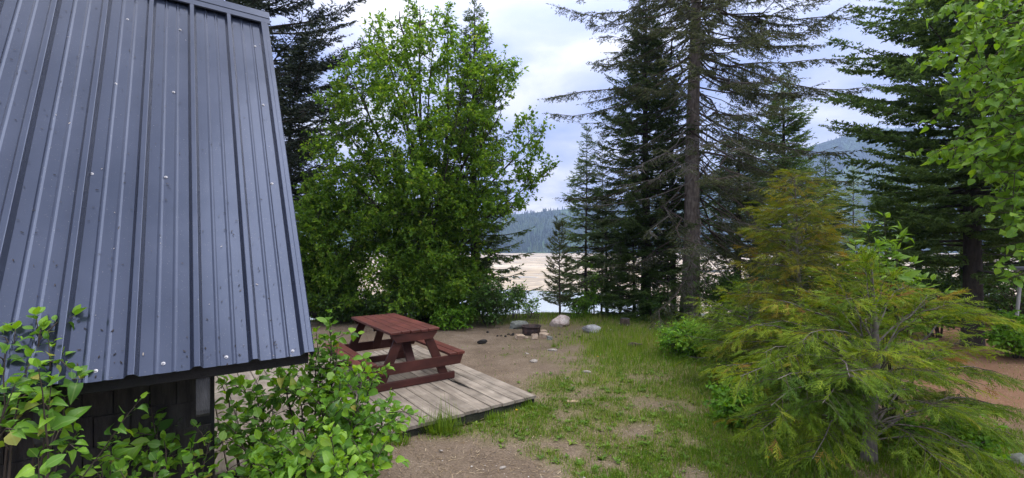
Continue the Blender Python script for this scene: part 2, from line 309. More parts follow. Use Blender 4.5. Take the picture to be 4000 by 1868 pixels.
def water_mat():
    m, t, L = new_mat('silty_lake_water')
    v = coords(t, L, (0.25, 0.9, 1))
    n = node(t, 'ShaderNodeTexNoise', {'Scale': 1.0, 'Detail': 4}); L(v, n.inputs['Vector'])
    p = node(t, 'ShaderNodeBsdfPrincipled', {'Base Color': (0.36, 0.40, 0.40, 1), 'Roughness': 0.12, 'Specular IOR Level': 0.5, 'IOR': 1.33})
    b = node(t, 'ShaderNodeBump', {'Strength': 0.12, 'Distance': 0.05}); L(n.outputs['Fac'], b.inputs['Height']); L(b.outputs[0], p.inputs['Normal'])
    o = node(t, 'ShaderNodeOutputMaterial'); L(p.outputs[0], o.inputs['Surface'])
    return m
M['water'] = water_mat()
M['hill'] = noisy_mat('forested_slope', [(0.30, (0.016, 0.036, 0.020)), (0.5, (0.034, 0.066, 0.030)), (0.60, (0.07, 0.13, 0.045)), (0.72, (0.13, 0.19, 0.08))], (0.008, 0.008, 0.008), 1.0, 0.95, 0.8, detail=9, fine=8, bdist=20)

# ------------------------------------------------------------------ object helpers
def link(o, parent=None):
    COL.objects.link(o)
    if parent is not None: o.parent = parent
    return o
def thing(name, label, cat, loc=(0, 0, 0), rz=0.0, group=None):
    o = bpy.data.objects.new(name, None); o.empty_display_size = 0.2
    o.location = loc; o.rotation_euler = (0, 0, rz)
    o['label'] = label; o['category'] = cat
    if group: o['group'] = group
    return link(o)
def tag(o, label=None, cat=None, group=None, kind=None):
    if label: o['label'] = label
    if cat: o['category'] = cat
    if group: o['group'] = group
    if kind: o['kind'] = kind
    return o
def np_obj(name, V, F, mat, parent=None, tint=None, kind=None, smooth_=False, loc=None):
    """V (n,3), F (m,3|4) or a list of such arrays; one mesh object."""
    V = np.asarray(V, np.float32)
    if loc is not None: V = V - np.asarray(loc, np.float32)
    Fs = F if (isinstance(F, list) and isinstance(F[0], np.ndarray) and F[0].ndim == 2) else [np.asarray(F)]
    Fs = [np.asarray(f, np.int32) for f in Fs if len(f)]
    me = bpy.data.meshes.new(name)
    me.vertices.add(len(V)); me.vertices.foreach_set('co', V.ravel())
    loops = np.concatenate([f.ravel() for f in Fs]); tot = np.concatenate([np.full(len(f), f.shape[1], np.int32) for f in Fs])
    start = np.concatenate([[0], np.cumsum(tot)[:-1]]).astype(np.int32)
    me.loops.add(len(loops)); me.loops.foreach_set('vertex_index', loops)
    me.polygons.add(len(tot)); me.polygons.foreach_set('loop_start', start)
    try: me.polygons.foreach_set('loop_total', tot)
    except Exception: pass
    me.update(calc_edges=True)
    if tint is not None:
        at = me.attributes.new('tint', 'FLOAT', 'POINT'); at.data.foreach_set('value', np.asarray(tint, np.float32))
    me.polygons.foreach_set('use_smooth', np.full(len(tot), bool(smooth_)))
    me.materials.append(mat)
    o = bpy.data.objects.new(name, me)
    if loc is not None: o.location = [float(c) for c in loc]
    if kind: o['kind'] = kind
    return link(o, parent)

class MB:
    """collects boxes, tubes and prisms, builds ONE mesh object"""
    def __init__(s): s.v = []; s.f = []
    def add(s, V, F):
        b = len(s.v); s.v += [tuple(map(float, p)) for p in V]; s.f += [tuple(int(i) + b for i in f) for f in F]; return s
    def box(s, c, size, R=None, bevel=0.0):
        hx, hy, hz_ = [d / 2 for d in size]
        R = np.eye(3) if R is None else np.asarray(R)
        if bevel <= 0:
            V = [(x, y, z) for x in (-hx, hx) for y in (-hy, hy) for z in (-hz_, hz_)]
            F = [(0, 1, 3, 2), (4, 6, 7, 5), (0, 4, 5, 1), (2, 3, 7, 6), (0, 2, 6, 4), (1, 5, 7, 3)]
        else:
            bm = bmesh.new(); bmesh.ops.create_cube(bm, size=1)
            for q in bm.verts: q.co = Vector((q.co.x * size[0], q.co.y * size[1], q.co.z * size[2]))
            bmesh.ops.bevel(bm, geom=list(bm.edges), offset=bevel, segments=1, affect='EDGES')
            bm.verts.index_update()
            V = [tuple(q.co) for q in bm.verts]; F = [tuple(q.index for q in f.verts) for f in bm.faces]; bm.free()
        V = [R @ np.array(p) + np.asarray(c, float) for p in V]
        return s.add(V, F)
    def prism(s, poly, thick, R, c):
        """poly in the local XZ plane, extruded along local Y"""
        n = len(poly)
        V = [(x, -thick / 2, z) for x, z in poly] + [(x, thick / 2, z) for x, z in poly]
        F = [tuple(range(n)), tuple(range(2 * n - 1, n - 1, -1))] + [(i, i + n, (i + 1) % n + n, (i + 1) % n)[::1] for i in range(n)]
        return s.add([np.asarray(R) @ np.array(p) + np.asarray(c, float) for p in V], F)
    def build(s, name, mat, parent=None, smooth_=False, fix=True):
        me = bpy.data.meshes.new(name); me.from_pydata(s.v, [], s.f)
        if fix:
            bm = bmesh.new(); bm.from_mesh(me); bmesh.ops.recalc_face_normals(bm, faces=bm.faces); bm.to_mesh(me); bm.free()
        if smooth_:
            for p in me.polygons: p.use_smooth = True
        me.materials.append(mat); me.update()
        return link(bpy.data.objects.new(name, me), parent)

def tubes(lines, sides=5, cap=True):
    """lines: list of (pts (k,3), radii (k,)) -> V, F(quads)"""
    Vs, Fs, base = [], [], 0
    ang = np.arange(sides) * 2 * PI / sides
    ca, sa = np.cos(ang), np.sin(ang)
    for pts, rad in lines:
        pts = np.asarray(pts, float); k = len(pts)
        t = np.gradient(pts, axis=0); t /= np.linalg.norm(t, axis=1, keepdims=True) + 1e-9
        ref = np.array([0, 0, 1.0]) if abs(t[:, 2]).mean() < 0.8 else np.array([1.0, 0, 0])
        a = np.cross(t, ref); a /= np.linalg.norm(a, axis=1, keepdims=True) + 1e-9
        b = np.cross(t, a)
        ring = pts[:, None, :] + np.asarray(rad)[:, None, None] * (a[:, None, :] * ca[None, :, None] + b[:, None, :] * sa[None, :, None])
        Vs.append(ring.reshape(-1, 3))
        i = np.arange(k - 1)[:, None] * sides; j = np.arange(sides)[None, :]; j2 = (j + 1) % sides
        q = np.stack([i + j, i + j2, i + sides + j2, i + sides + j], -1).reshape(-1, 4) + base
        Fs.append(q); base += k * sides
    return np.concatenate(Vs), np.concatenate(Fs)

def norm(a): return a / (np.linalg.norm(a, axis=-1, keepdims=True) + 1e-9)
def frames(d, up):
    d = norm(d); y = norm(np.cross(up, d)); z = np.cross(d, y)
    return np.stack([d, y, z], -1)              # columns: axis, side, normal
def scatter(TV, TF, Pn, R, S, tint):
    """copies of a template: V' = P + R (S*TV)"""
    TV = np.asarray(TV, float); TF = np.asarray(TF, int)
    S = np.asarray(S, float)
    if S.ndim == 1: S = S[:, None] * np.ones(3)
    loc = TV[None] * S[:, None, :]
    V = np.einsum('nij,nkj->nki', R, loc) + Pn[:, None, :]
    N, k = len(Pn), len(TV)
    F = (TF[None] + (np.arange(N) * k)[:, None, None]).reshape(-1, TF.shape[1])
    return V.reshape(-1, 3), F, np.repeat(tint, k)

LEAF2 = (np.array([[0, 0, 0], [0.42, 0.30, 0.06], [1.0, 0, -0.08], [0.42, -0.30, 0.06], [0.5, 0, -0.03]]), np.array([[0, 4, 1], [4, 2, 1], [0, 3, 4], [4, 3, 2]]))
LEAF1 = (np.array([[0, 0, 0], [0.45, 0.30, 0.07], [1.0, 0, -0.06], [0.45, -0.30, 0.07]]), np.array([[0, 2, 1], [0, 3, 2]]))
NEEDLE = (np.array([[0, 0.5, 0], [0, -0.5, 0], [1, 0, 0]]), np.array([[0, 1, 2]]))

def oval_leaf(n=3, wid=0.70, fold=0.10, curl=0.18, tip=0.0, seed=0):
    """one leaf of unit length along +X with a fold on the midrib, a curl along its length; 4n+... triangles as quads"""
    r = np.random.RandomState(seed)
    xs = np.linspace(0, 1, n + 2)
    V, F = [], []
    for i, x in enumerate(xs):
        w = wid / 2 * math.sin(PI * min(1, x ** (0.85 - tip * 0.3))) ** 0.75 if 0 < x < 1 else 0
        z = -curl * (x - 0.25) ** 2 * 1.4 + 0.02 * r.randn() * (0 < x < 1)
        V += [(x, w, z + fold * w * 2 + 0.03 * r.randn() * w), (x, 0, z), (x, -w, z + fold * w * 2 + 0.03 * r.randn() * w)]
    for i in range(n + 1):
        a = i * 3
        F += [(a, a + 1, a + 4, a + 3), (a + 1, a + 2, a + 5, a + 4)]
    V = np.array(V); 
    # petiole
    b = len(V); V = np.vstack([V, [[-0.22, 0.012, 0.04], [-0.22, -0.012, 0.04], [0.02, -0.012, V[1, 2]], [0.02, 0.012, V[1, 2]]]])
    F.append((b, b + 1, b + 2, b + 3))
    return V, np.array(F)

# ================================================================== THE SETTING
def grid_obj(name, xs, ys, zf, mat, attrs=None, smooth_=True):
    X, Y = np.meshgrid(xs, ys)
    Z = zf(X, Y)
    V = np.stack([X.ravel(), Y.ravel(), Z.ravel()], -1)
    nx, ny = len(xs), len(ys)
    i, j = np.meshgrid(np.arange(nx - 1), np.arange(ny - 1))
    a = (j * nx + i).ravel()
    F = np.stack([a, a + 1, a + nx + 1, a + nx], -1)
    o = np_obj(name, V, F, mat, smooth_=smooth_)
    for k, fn in (attrs or {}).items():
        at = o.data.attributes.new(k, 'FLOAT', 'POINT'); at.data.foreach_set('value', np.asarray(fn(V[:, 0], V[:, 1]), np.float32))
    o['kind'] = 'structure'
    return o

def vnoise(x, y, s, seed=0):          # smooth value noise in 0..1
    r = np.random.RandomState(seed + 500); T = r.rand(256, 256)
    x = np.asarray(x, float) / s + 1000; y = np.asarray(y, float) / s + 1000
    xi, yi = np.floor(x).astype(int), np.floor(y).astype(int)
    fx, fy = x - xi, y - yi
    fx, fy = fx * fx * (3 - 2 * fx), fy * fy * (3 - 2 * fy)
    g = lambda a, b: T[a % 256, b % 256]
    return (g(xi, yi) * (1 - fx) + g(xi + 1, yi) * fx) * (1 - fy) + (g(xi, yi + 1) * (1 - fx) + g(xi + 1, yi + 1) * fx) * fy

def in_deck(x, y, pad=0.0):
    u = x * CU + y * SU; v = -x * SU + y * CU
    return (u > 0.15 - pad) & (u < 3.80 + pad) & (v > 4.68 - pad) & (v < 8.47 + pad)
DIRT = [(-0.5, 4.3, 0.8, 0.6), (1.35, 5.1, 0.35, 0.3), (0.9, 4.5, 0.3, 0.2), (1.9, 6.0, 0.4, 0.3)]
def turf_density(x, y):               # how much grass grows at a point, 0..1
    x = np.asarray(x, float); y = np.asarray(y, float)
    x0 = np.interp(y, [3.4, 4.2, 5.1, 6.4, 7.2, 8.5, 10.9, 12.0, 12.8], [0.3, 0.0, -0.7, -0.1, 0.2, 0.95, 1.95, 1.2, -6.0]) + 0.5 * (vnoise(x, y, 0.7, 4) - 0.5)
    d = smooth((x - x0) / 0.9) * 0.88
    lush = np.exp(-(((x - 2.5) / 1.5) ** 2 + ((y - 9.6) / 2.3) ** 2)) * 1.25
    lush2 = np.exp(-(((y - 12.9) / 0.85) ** 2))
    d = d + lush + lush2 * 0.8
    for cx, cy, rx, ry in DIRT:
        d = d - 0.85 * np.exp(-(((x - cx + .5 * (vnoise(x, y, .4, 6) - .5)) / rx) ** 2 + ((y - cy + .4 * (vnoise(x, y, .35, 7) - .5)) / ry) ** 2))
    edge = np.exp(-((-x * SU + y * CU - 4.52) / 0.16) ** 2) * ((x * CU + y * SU) < 3.95) * 0.75
    n = vnoise(x, y, 0.60, 1) * 0.5 + vnoise(x, y, 0.21, 2) * 0.5
    d = d + edge
    d = np.clip(d, 0, 1.2) * smooth((n - 0.22) / 0.34) + np.clip(d - 0.75, 0, 1) * 0.8
    red = red_litter(x, y)
    return np.clip(d, 0, 1) * (1 - 0.96 * red)
def red_litter(x, y):
    x = np.asarray(x, float); y = np.asarray(y, float)
    k = smooth((x / np.maximum(y, 0.5) - 0.80) / 0.12) * smooth((y - 4.6) / 1.6)
    return np.clip(k * (0.8 + 0.4 * vnoise(x, y, 0.8, 5)), 0, 1)

xs = np.unique(np.concatenate([np.arange(-14, 22, 0.2), -np.geomspace(14, 2800, 26), np.geomspace(22, 2800, 26)]))
ys = np.unique(np.concatenate([-np.geomspace(2, 250, 12), np.arange(-2, 15, 0.18), np.geomspace(15, 70, 30)]))
def ground_z(X, Y):
    b = 0.018 * (vnoise(X, Y, 0.33, 8) - 0.5) + 0.03 * (vnoise(X, Y, 0.9, 9) - 0.5)
    b = np.where(in_deck(X, Y, 0.0), -0.05, b)
    return hz(X, Y) + b
grid_obj('ground', xs, ys, ground_z, M['ground'],
         {'turf': lambda x, y: np.clip(turf_density(x, y) * 1.1 + 0.15 * (y > 13.2), 0, 1), 'redlitter': red_litter})

# lake: a water sheet, the exposed silt just above it
LZ = -12.0
V = [(-2800, 30, LZ), (2800, 30, LZ), (2800, 1120, LZ), (-2800, 1120, LZ)]
o = np_obj('lake_water', V, [[0, 1, 2, 3]], M['water']); o['kind'] = 'structure'
ks = np.concatenate([np.linspace(-2.0, -0.3, 8), np.linspace(-0.2, 0.7, 60), np.linspace(0.8, 2.2, 8)])
Zb = np.interp(ks, [-2, -0.5, -0.2, -0.02, 0.03, 0.10, 0.17, 0.25, 0.33, 0.4, 0.6, 2.2], [95, 110, 128, 150, 148, 143, 139, 120, 96, 84, 80, 76])
Zb = Zb + 5 * (vnoise(ks * 60, ks * 0, 2.3, 3) - 0.5)
V, F = [], []
rows = [0, 0.05, 0.15, 0.35, 0.65, 1.0]
for k, z0 in zip(ks, Zb):
    for r_ in rows:
        z = z0 + (1050 - z0) * r_; V.append((k * z, z, LZ + 0.05 + 0.25 * r_))
nr = len(rows)
for i in range(len(ks) - 1):
    for j in range(nr - 1):
        a = i * nr + j; F.append((a, a + nr, a + nr + 1, a + 1))
o = np_obj('mudflat', V, F, M['mud']); o['kind'] = 'structure'

# mountains round the lake
kk = np.linspace(-2.2, 2.4, 240)
px_c = [-3000, 600, 1150, 1700, 2000, 2210, 2450, 2700, 2950, 3217, 3420, 3650, 4000, 4600, 7000]
py_c = [585, 665, 765, 825, 836, 822, 785, 715, 635, 556, 506, 498, 548, 588, 545]
crest = np.interp(kk * FPX + CX, px_c, py_c)
def hill_z(X, Y):
    k = X / Y
    c = np.interp(k * FPX + CX, px_c, py_c)
    D = 1420.0
    top = CAMZ + (YH - c) / FPX * D
    t = np.clip((Y - 1000) / (D - 1000), 0, 1)
    n = (vnoise(X, Y, 160, 21) - 0.5) * 38 + (vnoise(X, Y, 70, 22) - 0.5) * 20 + (vnoise(X, Y, 30, 23) - 0.5) * 8
    prof = t ** 0.95 * (1 - 0.12 * np.sin(t * PI * 3))
    far = np.clip((Y - D) / 300, 0, 1)
    return LZ + 0.3 + (top - LZ) * prof * (1 - 0.5 * far) + n * np.clip(t * 5, 0, 1) * np.clip(1.15 - t, 0.15, 1)
rowsY = np.concatenate([np.linspace(1000, 1420, 70), np.linspace(1440, 1700, 10)])
KK, YY = np.meshgrid(kk, rowsY)
XX = KK * YY; ZZ = hill_z(XX, YY)
nx = len(kk); i, j = np.meshgrid(np.arange(nx - 1), np.arange(len(rowsY) - 1)); a = (j * nx + i).ravel()
o = np_obj('hills', np.stack([XX.ravel(), YY.ravel(), ZZ.ravel()], -1), np.stack([a, a + 1, a + nx + 1, a + nx], -1), M['hill'], smooth_=True)
o['kind'] = 'structure'
# forest on the far slopes: tapered two-tier trees in one mass
N = 9000
k = RS.uniform(-0.12, 1.2, N); y = 1003 + (RS.rand(N) ** 1.2) * 425
x = k * y; z = hill_z(x, y)
keep = vnoise(x, y, 120, 31) > 0.22
x, y, z = x[keep], y[keep], z[keep]; N = len(x)
ang = np.arange(5) * 2 * PI / 5
TV = [(0.22 * math.cos(a_), 0.22 * math.sin(a_), 0.08) for a_ in ang] + [(0, 0, 0.7)] + [(0.15 * math.cos(a_ + .6), 0.15 * math.sin(a_ + .6), 0.45) for a_ in ang] + [(0, 0, 1.0)]
TF = [(i, (i + 1) % 5, 5) for i in range(5)] + [(6 + i, 6 + (i + 1) % 5, 11) for i in range(5)]
R = np.tile(np.eye(3), (N, 1, 1)); S = (RS.uniform(7, 14, N) * np.where(RS.rand(N) < .1, 1.3, 1))[:, None] * np.ones(3) * np.stack([RS.uniform(.8, 1.3, N)] * 2 + [np.ones(N)], -1)
V, F, T = scatter(TV, TF, np.stack([x, y, z - 0.5], -1), R, S, np.clip(RS.normal(0.4, 0.25, N) + (vnoise(x, y, 90, 33) > 0.66) * 0.5, 0, 1))
np_obj('forest', V, F, M['hilltree'], tint=T, kind='stuff')

# haze
hz_m, ht, hL = new_mat('valley_haze')
pv = node(ht, 'ShaderNodeVolumePrincipled', {'Color': (0.46, 0.62, 1.0, 1), 'Density': 3.3e-4, 'Anisotropy': 0.2})
ho = node(ht, 'ShaderNodeOutputMaterial'); hL(pv.outputs[0], ho.inputs['Volume'])
HX, HY0, HY1, HZ0, HZ1 = 4400, -320, 1760, -16.0, 480.0
mb = MB(); mb.box((0, (HY0 + HY1) / 2, (HZ0 + HZ1) / 2), (2 * HX, HY1 - HY0, HZ1 - HZ0))
o = mb.build('haze', hz_m); o['kind'] = 'stuff'

# ================================================================== CABIN (A-frame)
Z0 = 3.12
E0 = P3(1220.3, 1383, Z0)                            # the eave's free corner
u3 = np.array([CU, SU, 0]); v3 = np.array([-SU, CU, 0])
ASL = 0.7056 * Z0; BSL = 1.029 * Z0                  # run and rise from eave to ridge
slope = np.array([*(v3 * ASL)[:2], BSL]); SLEN = np.linalg.norm(slope); s3 = slope / SLEN
n3 = np.cross(u3, s3); n3 = n3 if n3[2] > 0 else -n3
def RP(t, s, h=0.0):                                 # a point on the roof: t along the eave, s up the slope, h off the sheet
    return E0 + u3 * t + s3 * s + n3 * h
cab = thing('cabin', 'steep A-frame cabin with a slate blue ribbed metal roof and black eave', 'cabin', tuple(E0[:2]) + (0.0,))
def crel(o):                                         # parent while keeping world coordinates
    o.parent = cab; o.matrix_parent_inverse = Matrix.Translation(cab.location).inverted(); return o
RIB = 0.305; T_FIRST = -0.043
def profile(t0, t1):
    """cross-section of the sheet from t0 to t1 as (t, h)"""
    pts = [(t0, 0.0)]
    k0 = int(math.floor((t0 - T_FIRST) / RIB)) - 1
    for k in range(k0, k0 + 30):
        c = T_FIRST + k * RIB
        for cc, hw, tw, h in ((c, .034, .015, .040), (c + RIB * 0.36, .014, .006, .0045), (c + RIB * 0.64, .014, .006, .0045)):
            if cc - hw > t0 and cc + hw < t1: pts += [(cc - hw, 0), (cc - tw, h), (cc - tw + 0.003, h + 0.0015), (cc + tw - 0.003, h + 0.0015), (cc + tw, h), (cc + hw, 0)]
    pts.append((t1, 0.0))
    return pts
sheets = []
edge = 0.004
first = True
tb = T_FIRST - 2.5 * RIB
bounds = [edge]
while bounds[-1] > -6.3:
    bounds.append((T_FIRST - 0.052 - 3 * RIB * len(bounds)))
def clean_arr(): pass
for bi in range(len(bounds) - 1):
    t1, t0 = bounds[bi], bounds[bi + 1] - 0.02
    pr = profile(t0, t1)
    lift = 0.002 * (bi % 2)
    V, F = [], []
    ns = 8
    for (t, h) in pr:
        for q in range(ns + 1):
            s = SLEN * q / ns
            V.append(RP(t, s, h + lift + 0.0016 * math.sin(q * 1.9 + bi)))
    for i in range(len(pr) - 1):
        for q in range(ns):
            a = i * (ns + 1) + q; F.append((a, a + ns + 1, a + ns + 2, a + 1))
    o = crel(np_obj('roof_panel', V, F, M['roof'])); sheets.append(o)
    # a thin sheet of metal, not a paper: solid edge
    so = o.modifiers.new('thick', 'SOLIDIFY'); so.thickness = 0.004; so.offset = -1
# rake trim: angle flashing over the last rib and down the gable
mb = MB()
def strip(mb, tl, th, s0, s1):
    """sheet bent along (t,h) list"""
    V = []; F = []
    for t, h in zip(tl, th): V += [RP(t, s0, h), RP(t, s1, h)]
    for i in range(len(tl) - 1): F.append((2 * i, 2 * i + 1, 2 * i + 3, 2 * i + 2))
    mb.add(V, F)
strip(mb, [-0.034, -0.026, 0.002, 0.007, 0.007], [0.038, 0.041, 0.041, 0.037, -0.07], 0.0, SLEN + 0.02)
o = crel(mb.build('rake_trim', M['roof'], fix=False)); so = o.modifiers.new('thick', 'SOLIDIFY'); so.thickness = 0.003; so.offset = 0
# ridge cap: two wings, a raised crease
apex = RP(0, SLEN, 0.0)
mb = MB()
ss = [SLEN - 0.155, SLEN - 0.15, SLEN - 0.075, SLEN - 0.07, SLEN + 0.03]; hh = [0.030, 0.042, 0.044, 0.050, 0.056]
V, F = [], []
for s, h in zip(ss, hh):
    V += [RP(0.03, s, h), RP(-6.3, s, h)]
for i in range(len(ss) - 1): F.append((2 * i, 2 * i + 1, 2 * i + 3, 2 * i + 2))
s3b = np.array([-s3[0], -s3[1], s3[2]]); n3b = np.array([-n3[0], -n3[1], n3[2]])
top2 = (RP(0.03, SLEN + 0.03, 0.056), RP(-6.3, SLEN + 0.03, 0.056))
b = len(V)
V += [top2[0] - s3b * 0.19, top2[1] - s3b * 0.19]
F.append((b - 2, b - 1, b + 1, b))
mb.add(V, F)
o = crel(mb.build('ridge_cap', M['roof'], fix=False)); so = o.modifiers.new('thick', 'SOLIDIFY'); so.thickness = 0.003; so.offset = 0
# the other slope
far0 = apex - s3b * SLEN
V = []; pr = profile(-6.3, edge); F = []
for t, h in pr:
    V += [apex + u3 * t + n3b * h, far0 + u3 * t + n3b * h]
for i in range(len(pr) - 1): F.append((2 * i, 2 * i + 1, 2 * i + 3, 2 * i + 2))
o = crel(np_obj('rear_roof_slope', V, F, M['roof'])); so = o.modifiers.new('thick', 'SOLIDIFY'); so.thickness = 0.004; so.offset = 0
# fascia, sheathing below the sheet, side wall, gable wall
R_uvz = np.stack([u3, v3, [0, 0, 1]], -1)
mb = MB(); c = RP(-3.15, 0.035, -0.075); mb.box(c, (6.28, 0.028, 0.125), R_uvz, 0.004); crel(mb.build('eave_fascia', M['black']))
R_roof = np.stack([u3, s3, n3], -1)
mb = MB(); mb.box(RP(-3.15, SLEN / 2 + 0.03, -0.016), (6.26, SLEN - 0.08, 0.018), R_roof); crel(mb.build('roof_sheathing', M['black']))
eave_z = E0[2]
wv = 0.52                                            # the wall stands back from the eave
wall_h = eave_z + wv * BSL / ASL - 0.10
wallc = E0 + u3 * (-3.40) + v3 * (wv + 0.06); wallc[2] = wall_h / 2
gw = -0.54                                           # gable wall set back under the overhang
mb = MB(); mb.box(wallc + u3 * 0.0, (5.72, 0.12, wall_h), R_uvz); wallo = crel(mb.build('side_wall', M['black']))
gz = wall_h; apex_z = apex[2] - 0.12
half = ASL
mb = MB()
base_c = E0 + u3 * (gw - 0.06) + v3 * half; base_c[2] = 0
hw = half - wv - 0.13
poly = [(-hw, 0.0), (hw, 0.0), (hw, gz), (0, apex_z), (-hw, gz)]
Rg = np.stack([v3, u3, [0, 0, 1]], -1)
mb.prism(poly, 0.10, Rg, base_c); crel(mb.build('gable_wall', M['shingle']))
# shingles on the side wall: rows of single boards
sh_bm = []
rows_n = int(wall_h / 0.19) + 1
for r_ in range(rows_n):
    t = -0.56 - 0.09 * (r_ % 2)
    while t > -2.6:
        w = random.uniform(0.12, 0.2)
        z = wall_h - 0.03 - r_ * 0.19 - 0.11
        if z > 0.1:
            mb = MB(); cpos = E0 + u3 * (t - w / 2) + v3 * (wv - 0.012 - 0.006 * random.random()); cpos[2] = z + random.uniform(-.008, .008)
            Rt = R_uvz @ np.array(Matrix.Rotation(0.05, 3, 'X'))
            mb.box(cpos, (w - 0.006, 0.014, 0.215), Rt); crel(mb.build('shingle', M['shingle']))
        t -= w
for tt, dn in ((-0.62, 0.30), (-1.325, 0.33), (-2.03, 0.3), (-2.74, 0.3), (-3.45, 0.3)):
    # rafter tail: a board end with a rounded foot, hanging just behind the fascia
    mb = MB()
    c = RP(tt, 0.09, -0.10); hgt = 0.36
    pol = [(-0.05, 0.10), (0.05, 0.10)] + [(0.05 * math.cos(a_), -hgt + 0.06 + 0.05 * math.sin(a_)) for a_ in np.linspace(0, -PI, 7)]
    Rq = np.stack([v3, u3, [0, 0, 1]], -1)
    mb.prism([(x * 0.9, z) for x, z in pol], 0.072, Rq, c); crel(mb.build('rafter_tail', M['tail']))
# screws: a dome on a washer
def screw_mesh():
    V, F = [], []; n = 8
    prof_ = [(0.0105, 0.0), (0.0105, 0.003), (0.0068, 0.0035), (0.0062, 0.008), (0.003, 0.0095)]
    for r_, h in prof_: V += [(r_ * math.cos(a_), r_ * math.sin(a_), h) for a_ in np.arange(n) * 2 * PI / n]
    for i in range(len(prof_) - 1):
        for j in range(n): F.append((i * n + j, i * n + (j + 1) % n, (i + 1) * n + (j + 1) % n, (i + 1) * n + j))
    F.append(tuple((len(prof_) - 1) * n + j for j in range(n)))
    me = bpy.data.meshes.new('screw'); me.from_pydata(V, [], F); me.materials.append(M['zinc']); return me
sm = screw_mesh()
def roof_hit(px, py):
    d = np.array([(px - CX) / FPX, 1.0, -(py - YH) / FPX]); o_ = np.array([0, 0, CAMZ])
    k_ = np.dot(E0 - o_, n3) / np.dot(d, n3); p = o_ + d * k_
    return np.dot(p - E0, u3), np.dot(p - E0, s3)
scr_px = [(1143, 1372), (884, 1396), (638, 1421), (374, 1450), (1062, 718), (648, 693), (359, 680), (1028, 411), (678, 361), (452, 329), (996, 182), (704, 118), (498, 77), (1063, 1060), (780, 1075)]
for i_, (px, py) in enumerate(scr_px[:13]):
    t, s = roof_hit(px, py)
    o = link(bpy.data.objects.new('screw', sm)); p = RP(t, s, 0.001)
    crel(o); o.matrix_basis = Matrix.Translation(Vector(p)) @ Matrix(R_roof.tolist()).to_4x4() @ Matrix.Scale(1.0, 4)
# needles and bud scales that lie on the metal
N = 900
tt = RS.uniform(-3.6, -0.06, N); sss = SLEN * (RS.rand(N) ** 1.5); off = ((tt - T_FIRST) / RIB) % 1
keep = (off > 0.14) & (off < 0.86); tt, sss = tt[keep], sss[keep]; N = len(tt)
Pn = np.array([RP(a_, b_, 0.0095) for a_, b_ in zip(tt, sss)])
ang = RS.uniform(0, 2 * PI, N); d = np.cos(ang)[:, None] * u3 + np.sin(ang)[:, None] * s3
Rn = frames(d, np.tile(n3, (N, 1)))
bit = (np.array([[-.5, 0, 0], [-.2, .16, .05], [.4, .12, .1], [.5, 0, 0], [.3, -.14, .06], [-.3, -.12, .0]]), np.array([[0, 5, 4], [0, 4, 3], [0, 3, 2], [0, 2, 1]]))
V, F, T = scatter(bit[0], bit[1], Pn, Rn, RS.uniform(0.006, 0.020, N), RS.rand(N) ** 2.6)
np_obj('fallen_needles', V, F, leaf_mat('dark_bud_scales', [(0.0, (0.012, 0.010, 0.009)), (0.75, (0.05, 0.035, 0.022)), (1.0, (0.45, 0.40, 0.34))], 0.0, 0.8), tint=T, kind='stuff')

# ================================================================== DECK
DZ = 0.12
dk_c = UV(2.0, 6.57, 0)
deck = thing('deck', 'low square deck of weathered grey planks in front of the cabin', 'deck', tuple(dk_c), TH)
def D2(u, v): return (u - 2.0, v - 6.57)             # local frame of the deck
U1, V0, V1 = 3.79, 4.685, 8.47
widths = []; u = U1
jo = [0.193, 0.158, 0.188, 0.176, 0.186, 0.186, 0.190, 0.184, 0.186]
while u > 0.05:
    w = jo[len(widths)] if len(widths) < len(jo) else random.uniform(0.178, 0.19)
    widths.append((u - w, u)); u -= w
def plank_mesh(w, l, th, seed, warp=0.004):
    r = random.Random(seed)
    nseg = 4; V = []; F = []
    b = 0.006
    sec = [(-w / 2, -th), (-w / 2, -b), (-w / 2 + b, 0), (w / 2 - b, 0), (w / 2, -b), (w / 2, -th)]
    ends = (r.uniform(-.012, .010), r.uniform(-.012, .010))
    for q in range(nseg + 1):
        y = -l / 2 + l * q / nseg + (ends[0] if q == 0 else ends[1] if q == nseg else 0)
        dz = r.uniform(-warp, warp) * 0.6; dx = r.uniform(-.0015, .0015)
        cup = r.uniform(-.0015, .0015)
        V += [(x + dx, y, z + dz + (cup if abs(x) < w / 2 - .001 else 0)) for x, z in sec]
    n = len(sec)
    for q in range(nseg):
        for i in range(n): F.append((q * n + i, q * n + (i + 1) % n, (q + 1) * n + (i + 1) % n, (q + 1) * n + i))
    F.append(tuple(range(n - 1, -1, -1))); F.append(tuple(nseg * n + i for i in range(n)))
    me = bpy.data.meshes.new('plank'); me.from_pydata(V, [], F); me.materials.append(M['deckwood'])
    bm = bmesh.new(); bm.from_mesh(me); bmesh.ops.recalc_face_normals(bm, faces=bm.faces); bm.to_mesh(me); bm.free()
    return me
for i, (ua, ub) in enumerate(widths):
    gap = random.uniform(0.005, 0.010)
    if i == 3: gap = 0.016
    me = plank_mesh(ub - ua - gap, V1 - V0, 0.036, 90 + i)
    o = link(bpy.data.objects.new('plank', me), deck)
    x, y = D2((ua + ub) / 2, (V0 + V1) / 2); o.location = (x, y, DZ + random.uniform(-.0015, .0015)); o.rotation_euler = (0, 0, random.uniform(-.0006, .0006))
    if i == 3: o['label'] = 'split plank with a dark rotten crack'
